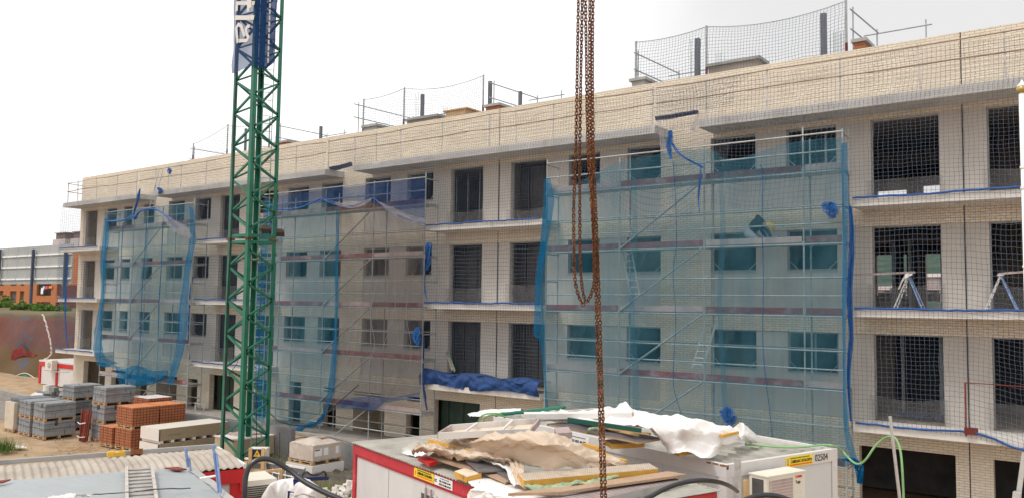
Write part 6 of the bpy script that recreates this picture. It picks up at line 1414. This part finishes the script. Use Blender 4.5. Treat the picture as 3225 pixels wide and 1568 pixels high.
for u in range(2, 124, 9): p = P(u+random.uniform(-2,2), 1214+random.uniform(-5,4)-(u*.03), 1.8); pc.box(p.x-.12, p.x+.12, p.y-.03, p.y, p.z-.05, p.z+.05)
tag(pc.build('warning_tape', SIGNW), 'pale scraps on a line along the foot of the bank', 'tape', kind='stuff')
mesh_ = [[Vector((-66+13*i/4, 1.75, z)) for i in range(5)] for z in (4.4, 3, 1.9)]
tag(sheet(mesh_, 30, 20, .08, (5, 3), 7, uvs=lambda u, v: (u*13, v*2.8)).build('bank_netting', NETB), 'dark square mesh netting pinned over the soil bank next to the building', 'netting')
# far cabin with its air conditioner
FX, FY = -57.4, .2
g = E('site_cabin', (FX, FY, 0), 'small far site cabin with red frame beside the soil bank', 'cabin')
a = P(124, 1225, FY); b = P(125, 1134, FY); w1_ = P(178, 1137, FY).x; zt_ = b.z
a.x = min(a.x, b.x); x1_ = a.x+4.6
MB().box(a.x+.08, x1_, FY+.04, FY+2.3, .05, zt_-.05).build('walls', CABW, g); MB().box(a.x-.05, x1_+.05, FY-.02, FY+2.4, zt_-.05, zt_+.05).build('roof', CABG, g)
MB().box(a.x, x1_, FY-.02, FY+.03, zt_-.32, zt_-.06).build('front_beam', REDP, g)
for x_ in (a.x, w1_): MB().box(x_, x_+.22, FY-.03, FY+.03, .05, zt_-.33).build('post', REDP, g)
ac2 = E('air_conditioner', (a.x+1.1, FY-.3, zt_-.6), 'old box air conditioner on the far small cabin', 'air conditioner')
q = P(155, 1148, FY-.35); MB().box(q.x-.45, q.x+.45, FY-.4, FY-.06, q.z-.33, q.z+.30).build('casing', CREAMP, ac2)
MB().tube([(q.x+.12, FY-.41, q.z), (q.x+.12, FY-.44, q.z)], .17, 16).build('fan_ring', STEEL, ac2); MB().box(q.x-.5, q.x+.5, FY-.42, FY-.035, q.z-.37, q.z-.331).build('shelf', STEEL, ac2)
tag(MB().tube([P(160,1170,-.6), P(218,1170,-.6)], .03, 6).build('wall_tube', STEEL), 'grey tube running from the far cabin to the building', 'pipe')
# vegetation on the bank
LEAF2 = mat('bright_leaf', (.10,.20,.025), .7, var=.5, scale=1.2); TRK = mat('bark', (.09,.065,.045), .9)
def shrub(x, y, z, w, h, name, label, n=900, group=None, m=None, trunk=0):
    g = E(name, (x, y, z), label, 'shrub' if name != 'tree' else 'tree', group)
    MB().tube([(x, y, z-.2), (x+.1, y, z+h*.45), (x, y, z+h*.8)], [.09*h/2, .06*h/2, .02], 6).tube([(x+.05, y, z+h*.3), (x-w*.4, y, z+h*.6)], .03*h/2, 5).tube([(x+.08, y, z+h*.35), (x+w*.4, y+.1, z+h*.65)], .03*h/2, 5).build('trunk', TRK, g)
    mb = MB(); cl = [(random.uniform(-.8,.8)*w*.7, random.uniform(-.6,.6)*w*.5, random.uniform(.25,.85)*h, random.uniform(.28,.5)*min(w, h)*.75) for _ in range(9)]
    for i in range(n):
        c = random.choice(cl); d = Vector((random.gauss(0,1), random.gauss(0,1), random.gauss(0,1))).normalized()*c[3]*random.uniform(.6,1.05)
        p = Vector((x+c[0], y+c[1], z+max(.02, c[2])))+d; a = Vector((random.gauss(0,1), random.gauss(0,1), random.gauss(0,.6))).normalized(); b = a.cross(Vector((random.gauss(0,1), random.gauss(0,1), random.gauss(0,1)))).normalized(); s = random.uniform(.08,.17)*(h/2)**.5
        mb.add([p-a*s, p+b*s*.5, p+a*s, p-b*s*.5], [(0,1,2,3)])
    mb.build('foliage' if name != 'tree' else 'crown', m or random.choice((LEAF, LEAF2, LEAF2)), g); return g
def atd(u, v, y): return P(u, v, y)
for i, (u, vb, vt, w, y, lb) in enumerate(((5,985,925,5.0,9,'tall dark shrub at the left edge above the soil bank'),(35,985,948,3.6,9,'bushy shrub second from the left above the soil bank'),(78,985,965,3.0,8,'low shrub before the orange building between grey posts'),(112,985,958,2.8,8,'round bright shrub under the washing line'),(150,985,970,2.8,8,'low shrub left of the building corner netting'),(185,985,972,2.8,8,'low green shrub nearest the building corner'),(55,988,972,2.4,7,'small light green shrub on the bank edge'),(135,988,975,2.2,7,'small bright shrub on the bank edge right of the post'))):
    a = P(u, vb, y); b = P(u, vt, y); shrub(a.x, y, 4.35, w*.7, max(.7, b.z-4.35), 'shrub', lb, 1000, 'shrubs on top of the soil bank', LEAF if i == 0 else None)
# big sign hoarding seen from the back
y = 14.
a = P(-60, 772, y); b = P(232, 780, y); zt_ = (P(0,773,y).z+P(205,779,y).z)/2; zb_ = P(100,894,y).z; zt_ = P(100,776,y).z
hd = E('hoarding', (a.x, y, 4.4), 'large grey panel hoarding on posts above the soil bank', 'hoarding')
HOARD = mat('hoarding_panel', (.36,.37,.36), .7, var=.08, scale=.5, dirt=(.30,.31,.30), dscale=.4, stretch=(1,1,.4)); PST = mat('blue_grey_post', (.06,.075,.12), .6)
npan = int((b.x-a.x)/2.45)
for i in range(npan):
    for k, (f0, f1) in enumerate(((0,.135),(.135,.45),(.45,.76),(.76,1.))):
        MB().box(a.x+i*2.45+.02, a.x+(i+1)*2.45-.02, y, y+.05, zb_+(zt_-zb_)*f0+.01, zb_+(zt_-zb_)*f1-.01).build('panel', HOARD, hd)
    for f in (.135,.45,.76): MB().box(a.x+i*2.45+.06, a.x+(i+1)*2.45-.06, y-.12, y-.01, zb_+(zt_-zb_)*f-.07, zb_+(zt_-zb_)*f+.09).build('cross_rail', SIGNW, hd)
for u in (-1, 104, 206): p = P(u, 800, y-.3); MB().box(p.x-.12, p.x+.12, y-.4, y-.16, 4.3, P(u,785,y-.3).z).build('post', PST, hd)
# orange building
ORBD = brickmat('terracotta_brick', (.50,.19,.075), (.44,.16,.06), (.33,.15,.08), bw=.26, rh=.075, ms=.01, var=.1)
y = 30.; L0 = P(-90, 900, y).x; L1_ = P(260, 900, y).x; topz = P(100, 800, y).z
hs2 = []; 
def hole(u0, v0, u1, v1): a = P(u0, v0, y); b = P(u1, v1, y); return (min(a.x,b.x), max(a.x,b.x), min(a.z,b.z), max(a.z,b.z))
hs2 = [hole(*q) for q in ((-2,885,12,899),(34,885,52,899),(66,885,76,899),(-2,915,10,930),(32,916,50,953),(63,916,74,954),(117,885,160,930),(180,890,191,930),(201,890,206,940),(115,950,126,960),(128,950,157,970),(175,951,187,975))]
ob = E('orange_apartment_building', ((L0+L1_)/2, y, 3), 'orange brick apartment building behind the grey hoarding', 'building')
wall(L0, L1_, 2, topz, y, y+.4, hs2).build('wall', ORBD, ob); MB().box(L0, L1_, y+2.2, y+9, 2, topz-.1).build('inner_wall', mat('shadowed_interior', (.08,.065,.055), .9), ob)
MB().box(L0, L1_, y-.1, y+9, topz, topz+.3).build('roof', CONC, ob)
for h in hs2: MB().box(h[0]+.05, h[1]-.05, y+.3, y+.34, h[2]+.05, h[3]-.05).build('window', DARK if h[1]-h[0] > 3 else CREAMP if False else DARKPART, ob)
for u, v, w, h, col in ((130,905,7,20,(.7,.7,.72)),(136,900,5,10,(.45,.6,.7)),(143,900,7,9,(.75,.08,.1)),(154,899,10,8,(.8,.2,.08))):
    p = P(u, v, y-.15); q = P(u+w, v+h, y-.15); nm = ('white shirt','pale blue cloth','red cloth','orange cloth')[(130,136,143,154).index(u)]
    tag(sheet([[Vector((p.x, y-.15, p.z)), Vector((q.x, y-.15, p.z))], [Vector((p.x, y-.2, q.z)), Vector((q.x, y-.2, q.z))]], 8, 8, .05, (2, 2), u).build('laundry', mat('laundry_'+nm.split()[0], col, .9)), nm+' drying at the balcony of the orange building', 'laundry', 'laundry on the line')
# tall pale chimney blocks behind
for (u0, v0, u1, v1, yy, lb) in ((166,755,202,790,34,'pale chimney block with brown vents above the hoarding'),(222,752,245,790,34,'second chimney block glimpsed through the corner net')):
    a = P(u0, v0, yy); b = P(u1, v1, yy); g = E('chimney_block', ((a.x+b.x)/2, yy, topz), lb, 'chimney')
    MB().box(a.x, b.x, yy, yy+2.5, topz+.31, a.z).build('shaft', mat('pale_plaster', (.45,.40,.39), .9), g) if 'pale_plaster' not in bpy.data.materials else MB().box(a.x, b.x, yy, yy+2.5, topz+.31, a.z).build('shaft', bpy.data.materials['pale_plaster'], g)
    MB().box(a.x+.6, b.x-.3, yy+.2, yy+2.3, a.z, a.z+.9).build('vents', mat('brown_vent', (.16,.11,.09), .8), g); MB().box(a.x+.4, b.x-.1, yy, yy+2.5, a.z+.9, a.z+1.05).build('cap', CONC, g)
yb_ = P(214, 930, 20.); tag(MB().box(yb_.x-2, yb_.x+6, 20, 26, 3, P(214,897,20.).z).build('brick_annex', brickmat('dark_red_brick', (.22,.08,.07), (.19,.07,.06), (.2,.12,.1))), 'dark red brick building glimpsed through the corner net', 'building')
# houses on the wooded hill seen through the right hand rooms
for i, (u, v, s) in enumerate(((2790,912,3.4),(2812,915,3),(2830,906,2.6),(2930,912,3.4),(2933,872,2.6),(2845,917,3),(2775,920,3.6),(2937,922,3))):
    p = P(u, v, 150.); g = E('hill_house', (p.x, 150, p.z-2), 'distant %s house on the wooded hill' % ('whitewashed','cream','low pale','tall white','small upper white','rightmost lower white','leftmost terracotta roofed','lowest pale')[i], 'house', 'distant houses on the hill')
    MB().box(p.x-s/2, p.x+s/2, 150, 156, p.z-3, p.z).build('walls', PINK, g)
    MB().add([(p.x-s/2-.4,149.6,p.z), (p.x+s/2+.4,149.6,p.z), (p.x+s/2+.4,156.4,p.z), (p.x-s/2-.4,156.4,p.z), (p.x-s/2-.4,153,p.z+.8), (p.x+s/2+.4,153,p.z+.8)], [(0,1,5,4),(2,3,4,5),(0,4,3),(1,2,5),(0,3,2,1)]).build('roof', PINK, g)
